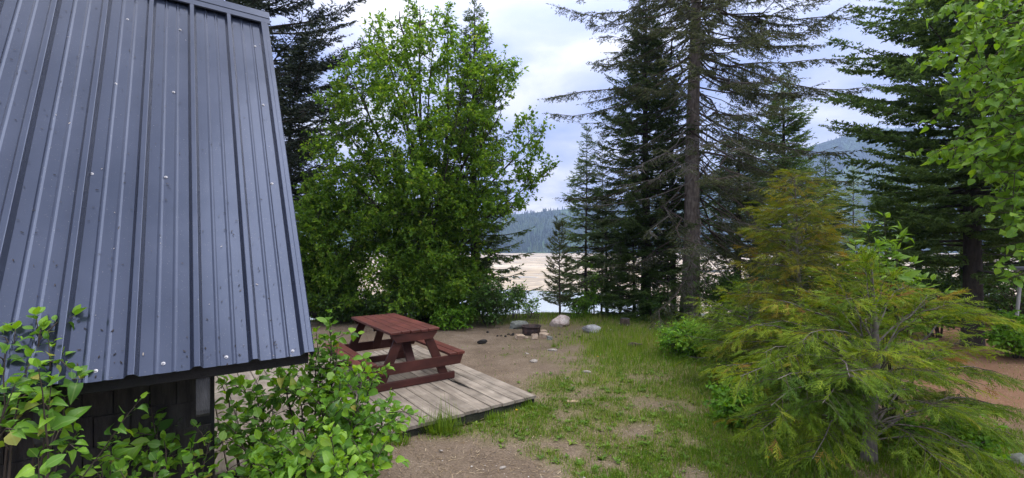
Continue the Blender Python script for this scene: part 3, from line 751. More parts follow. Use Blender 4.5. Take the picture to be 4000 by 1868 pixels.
# the crack in that plank: a slit of splinters, a dark hollow
ua, ub = widths[3]
mb = MB(); r = random.Random(5)
cx_, cy_ = D2(ub - 0.045, 5.75)
def ribbon(pts, w0):
    V, F = [], []
    for i, (x, y) in enumerate(pts):
        w = w0 * math.sin(PI * min(0.98, max(0.02, i / (len(pts) - 1)))); V += [(x - w, y, DZ + 0.0035), (x + w, y, DZ + 0.0035)]
    for i in range(len(pts) - 1): F.append((2 * i, 2 * i + 1, 2 * i + 3, 2 * i + 2))
    mb.add(V, F)
for k_ in range(4):
    x = cx_ + r.uniform(-.03, .035); l = r.uniform(.2, .6) * (1.5 if k_ == 0 else 1); y0 = cy_ - l / 2 + r.uniform(-.12, .12)
    ribbon([(x + 0.012 * math.sin(i * .9 + k_) - 0.02 * i / 8, y0 + l * i / 8) for i in range(9)], r.uniform(.004, .008) * (2.2 if k_ == 0 else 1))
mb.build('plank_crack', M['char'], deck)
# rim joists, much darker than the planks, with their butt joint
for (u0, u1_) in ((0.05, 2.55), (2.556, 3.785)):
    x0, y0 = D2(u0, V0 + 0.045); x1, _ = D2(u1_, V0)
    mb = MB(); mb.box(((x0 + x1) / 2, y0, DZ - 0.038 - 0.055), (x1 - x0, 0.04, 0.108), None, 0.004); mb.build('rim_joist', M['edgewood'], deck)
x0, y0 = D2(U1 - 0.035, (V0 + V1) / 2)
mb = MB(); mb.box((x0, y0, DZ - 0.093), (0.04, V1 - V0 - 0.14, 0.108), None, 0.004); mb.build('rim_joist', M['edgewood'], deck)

# ================================================================== PICNIC TABLE
tcu, tcv = 2.645, 6.84
tb = thing('picnic_table', 'red-brown wooden picnic table with attached benches standing on the deck', 'picnic table', tuple(UV(tcu, tcv, DZ)), TH)
def board(name, c, size, mat, par=tb, bev=0.006, rot=None):
    mb = MB(); R = None if rot is None else np.array(rot)
    mb.box((0, 0, 0), size, None, bev); o = mb.build(name, mat, par); o.location = c
    if rot is not None: o.rotation_euler = rot
    return o
TL = 1.76; TT = 0.80
tw = [0.168, 0.124, 0.142, 0.108, 0.172]
x = -sum(tw) / 2 - 0.018
for i, w in enumerate(tw):
    board('tabletop_board', (x + w / 2, 0.02 * (i == 1) * 0.3, TT - 0.019 + random.uniform(-.0015, .0015)), (w, TL + random.uniform(-.012, .012), 0.038), M['redwood']); x += w + 0.009
SZ = 0.40
for sgn in (-1, 1):
    inner, outer = 0.545, 0.805
    wv_ = (outer - inner - 0.009) / 2
    for k_ in range(2):
        xx = sgn * (inner + wv_ / 2 + k_ * (wv_ + 0.009)) - 0.01
        if sgn > 0 and k_ == 1:                      # this bench board has its corners cut
            w = wv_; l = TL
            pol = [(-w / 2, -l / 2), (w / 2, -l / 2), (w / 2, l / 2 - .0), (-w / 2, l / 2)]
            pol = [(-w / 2, -l / 2), (w / 2 - .004, -l / 2), (w / 2, -l / 2 + .004), (w / 2, l / 2 - 0.09), (w / 2 - 0.07, l / 2), (-w / 2, l / 2)]
            mb = MB(); n = len(pol); V = [(a_, b_, -0.019) for a_, b_ in pol] + [(a_, b_, 0.019) for a_, b_ in pol]
            mb.add(V, [tuple(range(n - 1, -1, -1)), tuple(range(n, 2 * n))] + [(i, (i + 1) % n, (i + 1) % n + n, i + n) for i in range(n)])
            o = mb.build('bench_board', M['redwood'], tb); o.location = (xx, 0, SZ - 0.019)
        else:
            board('bench_board', (xx, 0, SZ - 0.019 + random.uniform(-.001, .001)), (wv_, TL + random.uniform(-.01, .01), 0.038), M['redwood'])
for yy, sy in ((-0.80, -1), (0.80, 1)):
    # skid on the deck, crossbeam under the benches with slanted ends, cleat under the top, two slanted legs
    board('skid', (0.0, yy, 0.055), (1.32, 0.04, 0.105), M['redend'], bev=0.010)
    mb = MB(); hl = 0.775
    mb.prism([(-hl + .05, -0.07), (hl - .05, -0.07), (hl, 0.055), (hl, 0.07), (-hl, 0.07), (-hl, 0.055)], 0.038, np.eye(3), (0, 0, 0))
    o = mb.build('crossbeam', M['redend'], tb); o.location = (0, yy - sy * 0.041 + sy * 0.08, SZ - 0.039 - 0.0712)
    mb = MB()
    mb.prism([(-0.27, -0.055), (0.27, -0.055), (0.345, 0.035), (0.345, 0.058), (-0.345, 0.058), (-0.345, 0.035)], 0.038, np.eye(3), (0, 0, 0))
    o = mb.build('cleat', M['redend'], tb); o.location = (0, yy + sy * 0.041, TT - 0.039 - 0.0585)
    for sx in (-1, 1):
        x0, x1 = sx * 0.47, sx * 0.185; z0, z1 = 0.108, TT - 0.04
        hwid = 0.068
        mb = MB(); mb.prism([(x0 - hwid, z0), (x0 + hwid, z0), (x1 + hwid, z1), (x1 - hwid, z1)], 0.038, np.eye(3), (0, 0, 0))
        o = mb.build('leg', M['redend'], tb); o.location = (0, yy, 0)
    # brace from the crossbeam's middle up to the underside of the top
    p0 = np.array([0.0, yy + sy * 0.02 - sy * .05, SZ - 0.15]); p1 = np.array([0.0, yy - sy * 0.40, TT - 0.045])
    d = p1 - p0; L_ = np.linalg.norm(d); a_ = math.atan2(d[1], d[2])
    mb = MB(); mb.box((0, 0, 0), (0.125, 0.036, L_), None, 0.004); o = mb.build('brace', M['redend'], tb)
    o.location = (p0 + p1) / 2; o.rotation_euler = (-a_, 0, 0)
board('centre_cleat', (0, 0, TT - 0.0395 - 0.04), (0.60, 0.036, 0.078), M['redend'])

# ================================================================== FIRE RING AND ITS STONES
def rock(name, label, cat, c, size, mat, seed, rz=0.0, group=None, sub=3, flat=0.55, sharp=0.5):
    """an irregular boulder: a ball cut by random planes, roughened"""
    r = np.random.RandomState(seed)
    bm = bmesh.new(); bmesh.ops.create_icosphere(bm, subdivisions=sub, radius=1.0)
    V = np.array([v.co[:] for v in bm.verts])
    V0_ = V.copy()
    for _ in range(11):
        n_ = norm(r.normal(size=3)); dd = r.uniform(0.52, 0.85)
        h = V @ n_ - dd; V = V - np.clip(h, 0, None)[:, None] * n_ * (0.75 + 0.25 * sharp)
    f = (np.sin(V0_ @ r.normal(size=3) * 5 + 1) * .03 + np.sin(V0_ @ r.normal(size=3) * 9) * .02 + np.sin(V0_ @ r.normal(size=3) * 16) * .012 + r.normal(size=len(V)) * .008)
    V = V * (1 + f[:, None])
    V *= np.asarray(size) / 2 / 0.82
    V[:, 2] = np.where(V[:, 2] < -size[2] * 0.36, -size[2] * 0.36 + (V[:, 2] + size[2] * .36) * 0.2, V[:, 2])
    for v, p in zip(bm.verts, V): v.co = Vector(p)
    me = bpy.data.meshes.new(name); bm.to_mesh(me); bm.free(); me.materials.append(mat)
    o = link(bpy.data.objects.new(name, me)); o.location = (c[0], c[1], c[2] + size[2] * (0.20 if name == 'stone' else 0.30)); o.rotation_euler = (0, 0, rz)
    return tag(o, label, cat, group)
def onground(px, py):
    p = G(px, py); p[2] = float(hz(p[0], p[1])); return p
rock('boulder', 'white and pinkish boulder in the grass behind the fire ring', 'boulder', onground(2184, 1274), (0.56, 0.42, 0.33), M['pinkrock'], 3, 0.2)
rock('boulder', 'grey veined boulder half sunk in grass between the pinkish boulder and the stump', 'boulder', onground(2316, 1297), (0.50, 0.36, 0.26), M['rock'], 12, -0.1)
rock('slab_rock', 'mossy grey slab of rock leaning right behind the fire ring', 'rock', onground(2026, 1284), (0.48, 0.28, 0.27), M['slab'], 21, 0.3)
rock('half_buried_rock', 'low dark rock in the grass beside the bright green bush', 'rock', onground(2480, 1358), (0.30, 0.2, 0.10), M['stump'], 31)
rock('grey_rock', 'smooth grey rock by the trodden red dirt beyond the cedar trunk', 'rock', onground(3975, 1800), (0.26, 0.18, 0.12), M['slab'], 37)
# ring
fr_c = onground(2075, 1305)
ring = thing('fire_ring', 'rusty steel fire ring with a flared rim on the dirt', 'fire ring', tuple(fr_c))
def lathe(prof_, n=36, wob=0.0):
    V, F = [], []
    for r_, h in prof_: V += [(r_ * math.cos(a_), r_ * math.sin(a_), h + wob * math.sin(2 * a_ + 1)) for a_ in np.arange(n) * 2 * PI / n]
    for i in range(len(prof_) - 1):
        for j in range(n): F.append((i * n + j, i * n + (j + 1) % n, (i + 1) * n + (j + 1) % n, (i + 1) * n + j))
    return V, F
mb = MB(); mb.add(*lathe([(0.205, 0.0), (0.212, 0.02), (0.215, 0.10), (0.222, 0.14), (0.212, 0.155), (0.222, 0.17), (0.225, 0.205), (0.217, 0.205), (0.206, 0.10), (0.198, 0.0)]))
o = mb.build('ring_wall', M['rust'], ring, smooth_=True)
mb = MB(); mb.add(*lathe([(0.218, 0.203), (0.248, 0.208), (0.252, 0.214), (0.248, 0.220), (0.220, 0.216), (0.218, 0.203)], wob=0.003)); mb.build('ring_rim', M['rust'], ring, smooth_=True)
mb = MB(); V, F = lathe([(0.2, 0.05), (0.12, 0.075), (0.05, 0.085)]); F.append(tuple(range(72, 108))); mb.add(V, F); mb.build('ash_bed', M['char'], ring)
# the loose grill grate leaning behind it
gp = onground(2077, 1280); 
gr = thing('grill_grate', 'square wire grill grate leaning behind the fire ring', 'grate', tuple(gp))
mb = MB(); lines = []
for i in range(11):
    a_ = -0.16 + 0.032 * i; lines.append(([(a_, 0, 0.05), (a_ + .0, 0.10, 0.33)], [0.0035, 0.0035])); 
for i in range(6):
    f_ = i / 5; lines.append(([(-0.16, 0.10 * f_, 0.05 + 0.28 * f_), (0.16, 0.10 * f_, 0.05 + 0.28 * f_)], [0.0035, 0.0035]))
V, F = tubes(lines, 4); mb.add(V, F); o = mb.build('wire_mesh', M['rust'], gr); o.rotation_euler = (0, 0, -0.5)
mb = MB(); V, F = tubes([([(-0.165, -0.002, 0.045), (0.165, -0.002, 0.045), (0.165, 0.102, 0.335), (-0.165, 0.102, 0.335), (-0.165, -0.002, 0.045)], [0.006] * 5), ([(0.1, 0.0, 0.05), (0.1, -0.01, -0.01)], [0.005, 0.005]), ([(-0.1, 0.0, 0.05), (-0.1, -0.01, -0.01)], [0.005, 0.005])], 5); mb.add(V, F); o = mb.build('frame', M['rust'], gr); o.rotation_euler = (0, 0, -0.5)
def block(label, px, py, size, rot, seed, mat=M['block']):
    p = onground(px, py); r = np.random.RandomState(seed)
    bm = bmesh.new(); bmesh.ops.create_cube(bm, size=1)
    bmesh.ops.subdivide_edges(bm, edges=list(bm.edges), cuts=2, use_grid_fill=True)
    for v in bm.verts: v.co = Vector([c_ * s_ * (1 + r.uniform(-.07, .07)) for c_, s_ in zip(v.co, size)])
    bmesh.ops.bevel(bm, geom=[e_ for e_ in bm.edges if e_.calc_face_angle(0) > 0.8], offset=0.006, segments=1, affect='EDGES')
    me = bpy.data.meshes.new('brick_block'); bm.to_mesh(me); bm.free(); me.materials.append(mat)
    o = link(bpy.data.objects.new('broken_brick', me)); o.location = (p[0], p[1], p[2] + size[2] * 0.47); o.rotation_euler = rot
    return tag(o, label, 'brick', 'broken bricks propped round the fire ring')
block('broken grey brick lying flat left of the fire ring', 2032, 1321, (0.20, 0.12, 0.09), (0.2, 0.1, 0.5), 1)
block('small flat brick chip between the ring and its square tan brick', 2055, 1320, (0.09, 0.07, 0.035), (0, 0.1, 0.2), 5)
block('square tan brick face standing in front of the fire ring', 2088, 1323, (0.135, 0.07, 0.125), (-0.25, 0.0, 0.1), 2)
block('large tan broken brick at the ring with a pale top', 2126, 1319, (0.20, 0.16, 0.13), (0.05, 0.12, -0.55), 3)
block('thin pale brick slab resting behind the large tan broken brick', 2121, 1308, (0.15, 0.10, 0.13), (0.1, 0, 0.2), 4)
block('dark broken brick end beside the large tan broken brick', 2146, 1322, (0.12, 0.11, 0.08), (0.0, 0.15, 0.3), 6, M['slab'])
# charcoal
rock('burnt_log_end', 'lump of black charred wood on the dirt beside the picnic table', 'charred log', onground(1881, 1344), (0.24, 0.13, 0.10), M['char'], 41, 0.3)
for i, (px, py) in enumerate([(1905, 1302), (1943, 1314), (1957, 1313), (1975, 1315), (1985, 1308), (2000, 1311), (2005, 1307), (2185, 1307), (2172, 1315), (2264, 1318), (2305, 1325), (2292, 1330)]):
    rock('charcoal_piece', 'small black piece of charcoal on the dirt near the fire ring', 'charcoal', onground(px, py), (random.uniform(.05, .10), random.uniform(.04, .07), random.uniform(.035, .06)), M['char'], 50 + i, random.uniform(0, 3), 'charcoal pieces scattered on the dirt', sub=2)
# stump
sp = onground(2442, 1272)
st = thing('stump', 'old dark sawn stump in the grass below the spruces', 'stump', tuple(sp))
V, F = lathe([(0.17, -0.03), (0.135, 0.04), (0.125, 0.2), (0.118, 0.215)], 18); V = [(x * (1 + .06 * math.sin(5 * math.atan2(y, x))), y * (1 + .06 * math.sin(5 * math.atan2(y, x))), z) for x, y, z in V]
mb = MB(); mb.add(V, F); mb.build('bark', M['stump'], st)
V, F = lathe([(0.118, 0.214), (0.06, 0.217), (0.02, 0.216)], 18); F.append(tuple(range(36, 54))); mb = MB(); mb.add(V, F); mb.build('cut_face', M['tail'], st)
# loose pale stones on the dirt
for i, (px, py, s_, lab) in enumerate([
    (2085, 1416, 0.17, 'longest pale stone on the dirt between deck and fire ring'), (2156, 1367, 0.19, 'pale flat stone nearest the fire ring bricks'),
    (2058, 1383, 0.09, 'small pale chip of stone beyond the longest pale stone'), (2289, 1463, 0.15, 'pale stone lying in the green of the lawn'),
    (2214, 1488, 0.09, 'thin white stone chip in the lawn between deck corner and pale lawn stone'), (1962, 1826, 0.075, 'cream round stone on the bare dirt by the shrub'),
    (1722, 1767, 0.045, 'tiny white stone on the bare dirt in front of the grass tuft'), (2062, 1681, 0.06, 'white pebble on bare dirt off the deck front'),
    (2277, 1858, 0.08, 'cream stone at the lower edge among the low weeds'), (2232, 1512, 0.05, 'little white stone just below the thin white chip')]):
    rock('stone', lab, 'stone', onground(px, py), (s_, s_ * 0.6, s_ * 0.38), M['stone'], 70 + i, random.uniform(-.4, .4), 'loose stones on the dirt and lawn', sub=2)
p = onground(2238, 1578)
mb = MB(); mb.box((0, 0, 0), (0.17, 0.05, 0.02), None, 0.006); o = mb.build('bark_chip', M['paletimber']); o.location = (p[0], p[1], p[2] + .02); o.rotation_euler = (0.2, 0.05, 0.1); tag(o, 'flat brown chip of bark on the lawn in front of the deck corner', 'bark')
# far campsite at the frame edge: pale border timber, a dark table behind the cedar, a grey table
p = onground(3880, 1240); 
mb = MB(); mb.box((0, 0, 0), (1.9, 0.09, 0.09), None, 0.01); o = mb.build('border_timber', M['paletimber']); o.location = (p[0], p[1], p[2] + 0.04); o.rotation_euler = (0, 0, -0.02); tag(o, 'pale border timber along the far edge of the red dirt', 'timber')
p = onground(3745, 1262)
dt = thing('picnic_table', 'dark brown picnic table mostly hidden behind the cedar on red dirt', 'picnic table', tuple(p), 0.35)
for i in range(5): board('tabletop_board', (0, -0.30 + 0.15 * i, 0.66), (1.7, 0.14, 0.035), M['stump'], dt)
for sy in (-1, 1):
    board('bench_board', (0, sy * 0.66, 0.38), (1.7, 0.22, 0.035), M['stump'], dt)
for sx in (-.6, .6):
    board('crossbeam', (sx, 0, 0.32), (0.04, 1.4, 0.10), M['stump'], dt)
    for sy in (-1, 1): board('leg', (sx + .04, sy * 0.34, 0.32), (0.04, 0.09, 0.78), M['stump'], dt, rot=(sy * 0.5, 0, 0))
p = P3(4012, 1052, 9.0); gz_ = float(hz(p[0], p[1]))
gt = thing('patio_table', 'grey patio table with a pale splayed leg at the edge of the red dirt', 'table', (p[0], p[1], gz_))
hgt = p[2] - gz_
mb = MB(); V, F = lathe([(0.02, -0.0), (0.40, 0.0), (0.42, 0.02), (0.42, 0.05), (0.39, 0.06), (0.02, 0.06)], 28); F.append(tuple(range(27, -1, -1))); F.append(tuple(5 * 28 + i for i in range(28))); mb.add(V, F); o = mb.build('tabletop', M['greyplastic'], gt); o.location = (0.28, 0, hgt - .02)
for k_ in range(4):
    a_ = PI / 4 + k_ * PI / 2 + 0.35; c_, s_ = math.cos(a_), math.sin(a_)
    V, F = tubes([([(0.28 + .36 * c_, .36 * s_, hgt - .02), (0.28 + .30 * c_, .30 * s_, hgt - .2), (0.28 + .40 * c_, .40 * s_, 0.0)], [0.035, 0.03, 0.026])], 8); mb = MB(); mb.add(V, F); mb.build('leg', M['palewood'], gt, smooth_=True)

# ================================================================== VEGETATION: generators
def rnd_dirs(n, r):
    return norm(r.normal(size=(n, 3)))
def needles(st, d, ln, dens, nl, nw, r, fwd=0.75, flat=0.5, t0=0.0, tipb=0.35):
    """needle tufts along the twigs (st, d, ln) -> V, F, tint"""
    cnt = np.maximum(1, (ln * dens * .8 + r.rand(len(ln))).astype(int)); nw = nw * 1.2
    idx = np.repeat(np.arange(len(ln)), cnt)
    q = r.rand(len(idx)) ** 0.9
    D = d[idx]; Pn = st[idx] + D * (ln[idx] * q)[:, None]
    up = np.tile([0, 0, 1.0], (len(idx), 1))
    side = norm(np.cross(D, up) + 1e-6); nrm = np.cross(side, D)
    a = r.uniform(0, 2 * PI, len(idx))
    rad = side * np.cos(a)[:, None] + nrm * (np.sin(a) * flat)[:, None]
    nd = norm(D * fwd + rad * 0.75)
    R = frames(nd, rnd_dirs(len(idx), r))
    S = np.stack([nl * r.uniform(0.6, 1.25, len(idx)), nw * r.uniform(0.7, 1.3, len(idx)), np.ones(len(idx))], -1)
    tint = np.clip(t0 + 0.22 + r.normal(0, 0.16, len(idx)) + tipb * (q - 0.5) , 0, 1)
    return scatter(NEEDLE[0], NEEDLE[1], Pn, R, S, tint)

def cat_parts(parts):
    Vs, Fs, Ts, b = [], [], [], 0
    for V, F, T in parts:
        Vs.append(V); Fs.append(F + b); Ts.append(T); b += len(V)
    return np.concatenate(Vs), np.concatenate(Fs), np.concatenate(Ts)

def conifer(name, label, base, H, r0, prof, seed, mat, bark, first=0.1, dh=0.24, per=5, e_top=45, e_bot=-12, tipup=0.35, spacing=0.085,
            blen=0.42, droop=0.22, dens=75, nl=0.06, nw=0.014, sub=True, lean=(0, 0), bare=0.0, dead_below=0.0, group=None, hmax=None, twig=False, kink=0.02, flat=0.5, cat='tree', barkr=1.0, gap=0.0):
    r = np.random.RandomState(seed); base = np.asarray(base, float)
    root = thing(name, label, cat, tuple(base), 0, group)
    hm = hmax or H
    zs = np.linspace(-0.15, hm, 16)
    def axis(z): return np.stack([lean[0] * z / H + 0.02 * np.sin(z * .8 + seed), lean[1] * z / H + 0.02 * np.cos(z * .7 + seed), z], -1)
    tr = axis(zs); rad = r0 * np.clip(1 - zs / H, 0.02, 1) ** 0.85 * (1 + 0.25 * np.exp(-np.clip(zs, 0, None) / (0.35 + H * .02)))
    V, F = tubes([(tr, rad)], 12); np_obj('trunk', V, F, bark, root, smooth_=True)
    limbs, deadl, ST, DD, LL, TT_ = [], [], [], [], [], []
    twl = []
    z = first * H
    while z < min(H * 0.99, hm):
        t = z / H
        k = max(2, int(round(per + r.uniform(-1, 1))))
        a0 = r.uniform(0, 2 * PI)
        for j in range(k):
            if r.rand() < gap: continue
            L = prof(t) * r.uniform(0.7, 1.12)
            if L < 0.06: continue
            az = a0 + j * 2 * PI / k + r.normal(0, 0.25)
            el = math.radians(e_bot + (e_top - e_bot) * t ** 1.4 + r.normal(0, 5))
            hd = np.array([math.cos(az), math.sin(az), 0])
            sd_ = np.array([-math.sin(az), math.cos(az), 0])
            m = 8; s = np.linspace(0, 1, m)
            zb = z + r.uniform(-.5, .5) * dh
            wob = np.cumsum(r.normal(0, kink, m)) * L
            zc = np.tan(el) * s + (-0.18 * s + tipup * s ** 2.2) * (1 - t * .7)
            pts = axis(np.full(m, min(zb, hm)))[0] + hd * (L * s)[:, None] * math.cos(el * .5) + np.array([0, 0, 1.0]) * (L * zc)[:, None] + sd_ * wob[:, None]
            rb = min(max(0.006, 0.016 * L ** 0.8) * barkr, r0 * .6)
            dead = t < dead_below and r.rand() < 0.65
            (deadl if dead else limbs).append((pts, rb * (.62 if dead else 1) * (1 - 0.85 * s)))
            # twigs on both sides
            n = max(2, int(L / spacing))
            ss = np.sort(r.uniform(0.16 + bare, 1.0, n)); 
            for sg in (-1, 1):
                sj = np.clip(ss + r.uniform(-.03, .03, n), 0.02, 0.995)
                p = np.stack([np.interp(sj, s, pts[:, i]) for i in range(3)], -1)
                tg = norm(np.stack([np.interp(sj, s, np.gradient(pts[:, i])) for i in range(3)], -1))
                d = norm(tg * 0.62 + sg * sd_ * r.uniform(0.5, 1.0, n)[:, None] + np.array([0, 0, -1.0]) * (droop + r.uniform(-.12, .22, n))[:, None])
                l = np.minimum(blen, L * 0.55) * (1 - 0.72 * sj) * r.uniform(0.55, 1.15, n) + 0.05
                l *= np.clip((sj - 0.05) * 5, 0.4, 1)
                if dead:
                    kp = r.rand(n) < 0.45
                    twl += [(np.array([a_, a_ + b_ * c_ * 0.55 + r.normal(0, .015, 3), a_ + b_ * c_]), [0.0045, .003, 0.0012]) for a_, b_, c_ in zip(p[kp], d[kp], l[kp])]
                    kp2 = r.rand(n) < 0.28
                    p, d, l = p[kp2], d[kp2], l[kp2]
                elif twig: twl += [(np.array([a_, a_ + b_ * c_]), [0.004, 0.001]) for a_, b_, c_ in zip(p, d, l)]
                ST.append(p); DD.append(d); LL.append(l); TT_.append(np.full(len(l), r.normal(0, 0.10)))
            if not dead:
                sj = np.linspace(0.45, 0.97, 5); p = np.stack([np.interp(sj, s, pts[:, i]) for i in range(3)], -1)
                tg = norm(np.stack([np.interp(sj, s, np.gradient(pts[:, i])) for i in range(3)], -1))
                ST.append(p); DD.append(tg); LL.append(np.full(5, L * 0.13)); TT_.append(np.full(5, 0.1))
        z += dh * r.uniform(0.75, 1.25) * (1 - 0.45 * t)
    ST, DD, LL, TT_ = np.concatenate(ST), np.concatenate(DD), np.concatenate(LL), np.concatenate(TT_)
    if sub:
        big = LL > 0.16
        cnt = np.where(big, (LL / 0.05).astype(int), 0); idx = np.repeat(np.arange(len(LL)), cnt); q = r.uniform(0.12, 0.95, len(idx))
        D = DD[idx]; side = norm(np.cross(D, [0, 0, 1.0]) + 1e-6) * np.where(r.rand(len(idx)) < .5, -1, 1)[:, None]
        d2 = norm(D * 0.8 + side * 0.75 + np.array([0, 0, -1.0]) * r.uniform(0, .35, len(idx))[:, None])
        l2 = LL[idx] * (1 - q) * 0.5 * r.uniform(.6, 1.1, len(idx)) + 0.02
        ST = np.concatenate([ST, ST[idx] + D * (LL[idx] * q)[:, None]]); DD = np.concatenate([DD, d2]); LL = np.concatenate([LL, l2]); TT_ = np.concatenate([TT_, TT_[idx]])
    V, F = tubes(limbs, 4); np_obj('limb', V, F, M['twig'] if bark is M['bark'] else bark, root, kind='stuff')
    if deadl: V, F = tubes(deadl, 5); np_obj('dead_limb', V, F, M['limb'], root, kind='stuff')
    if twl: V, F = tubes(twl, 3); np_obj('twig', V, F, M['limb'], root, kind='stuff')
    V, F, T = needles(ST, DD, LL, dens, nl, nw, r, flat=flat)
    o = np_obj('crown', V, F, mat, root, tint=T, kind='stuff')
    return root

def broadleaf(name, label, base, stems, env, seed, mat, bark, prim=12, sec=7, ter=4, lf=0.075, lfn=9, plen=(1.2, 0.5), rise=(0.15, 0.75), sec_l=0.6, ter_l=0.28, r0=0.05,
              first=0.12, group=None, cat='tree', hang=0.25, wood_min=0.0, leafT=LEAF1, tip_extra=0):
    r = np.random.RandomState(seed); base = np.asarray(base, float)
    root = thing(name, label, cat, tuple(base), 0, group)
    stem_l, limb_l, twig_l = [], [], []
    TS, TD, TLn = [], [], []
    for si, (pts, rr) in enumerate(stems):
        pts = np.asarray(pts, float) - base
        k = len(pts); s = np.linspace(0, 1, k)
        fs = np.linspace(0, 1, 12)
        sp = np.stack([np.interp(fs, s, pts[:, i]) for i in range(3)], -1)
        sp[1:-1] += np.cumsum(r.normal(0, 0.012, (10, 3)), 0) * np.linalg.norm(pts[-1] - pts[0]) * 0.25
        stem_l.append((sp, rr * (1 - 0.88 * fs)))
        Ls = np.linalg.norm(pts[-1] - pts[0])
        for j in range(prim):
            t = first + (1 - first) * (j + r.rand()) / prim
            p0 = np.array([np.interp(t, fs, sp[:, i]) for i in range(3)])
            az = r.uniform(0, 2 * PI); e_ = r.uniform(*rise)
            d0 = norm(np.array([math.cos(az), math.sin(az), e_]))
            L = r.uniform(0.7, 1.2) * (plen[0] + (plen[1] - plen[0]) * t)
            for _ in range(6):
                if env(p0 + base + d0 * L): break
                L *= 0.74
            if L < 0.12: continue
            m = 6; q = np.linspace(0, 1, m)
            bend = np.array([r.normal(0, .12), r.normal(0, .12), r.uniform(-hang, 0.25)])
            pp = p0 + d0 * (L * q)[:, None] + bend * (L * q ** 2)[:, None] + np.cumsum(r.normal(0, .018, (m, 3)), 0) * L * (q > 0)[:, None]
            limb_l.append((pp, max(0.004, rr * 0.32) * (1 - t * .5) * (1 - 0.8 * q)))
            ns = max(2, int(sec * L / plen[0]) + 1)
            for a_ in range(ns):
                tq = r.uniform(0.2, 1.0); p1 = np.array([np.interp(tq, q, pp[:, i]) for i in range(3)])
                d1 = norm(d0 * 0.6 + rnd_dirs(1, r)[0] * 0.9 + np.array([0, 0, 0.1]))
                l1 = sec_l * r.uniform(0.4, 1.1) * (1.15 - 0.6 * tq)
                p2 = p1 + d1 * l1 + np.array([0, 0, -hang * 0.35 * l1])
                if not env(p2 + base): l1 *= 0.6; p2 = p1 + d1 * l1
                twig_l.append((np.array([p1, p2]), [0.005, 0.0015]))
                TS.append(p1 + d1 * l1 * .3); TD.append(p2 - p1); TLn.append(l1 * .7)
                for b_ in range(ter):
                    tt_ = r.uniform(0.15, 1); p3 = p1 + (p2 - p1) * tt_
                    d2 = norm(d1 * 0.7 + rnd_dirs(1, r)[0] * 0.9 + np.array([0, 0, -hang * 0.5])); l2 = ter_l * r.uniform(.5, 1.2)
                    TS.append(p3); TD.append(d2); TLn.append(l2)
    V, F = tubes(stem_l, 8); np_obj('trunk', V, F, bark, root, smooth_=True)
    V, F = tubes(limb_l, 4); np_obj('limb', V, F, bark, root, kind='stuff')
    if twig_l: V, F = tubes(twig_l, 3); np_obj('twig', V, F, bark, root, kind='stuff')
    TS, TD, TLn = np.array(TS), norm(np.array(TD)), np.array(TLn)
    cnt = np.maximum(1, (TLn / ter_l * lfn + r.rand(len(TLn))).astype(int))
    idx = np.repeat(np.arange(len(TLn)), cnt); N = len(idx)
    q = r.rand(N); D = TD[idx]
    Pn = TS[idx] + D * (TLn[idx] * q)[:, None]
    ld = norm(D * 0.5 + rnd_dirs(N, r) * 0.8 + np.array([0, 0, -hang]))
    R = frames(ld, norm(rnd_dirs(N, r) * 0.65 + np.array([0, 0, 1.0])))
    S = lf * r.uniform(0.6, 1.2, N)
    tw = r.normal(0, 0.14, len(TLn))
    tint = np.clip(0.47 + tw[idx] + r.normal(0, 0.22, N), 0, 1)
    return root, Pn, R, S, tint

def joined_leaves(root, Pn, R, S, tint, mat, T=LEAF1, name='crown'):
    V, F, Tn = scatter(T[0], T[1], Pn, R, S, tint)
    return np_obj(name, V, F, mat, root, tint=Tn, kind='stuff')

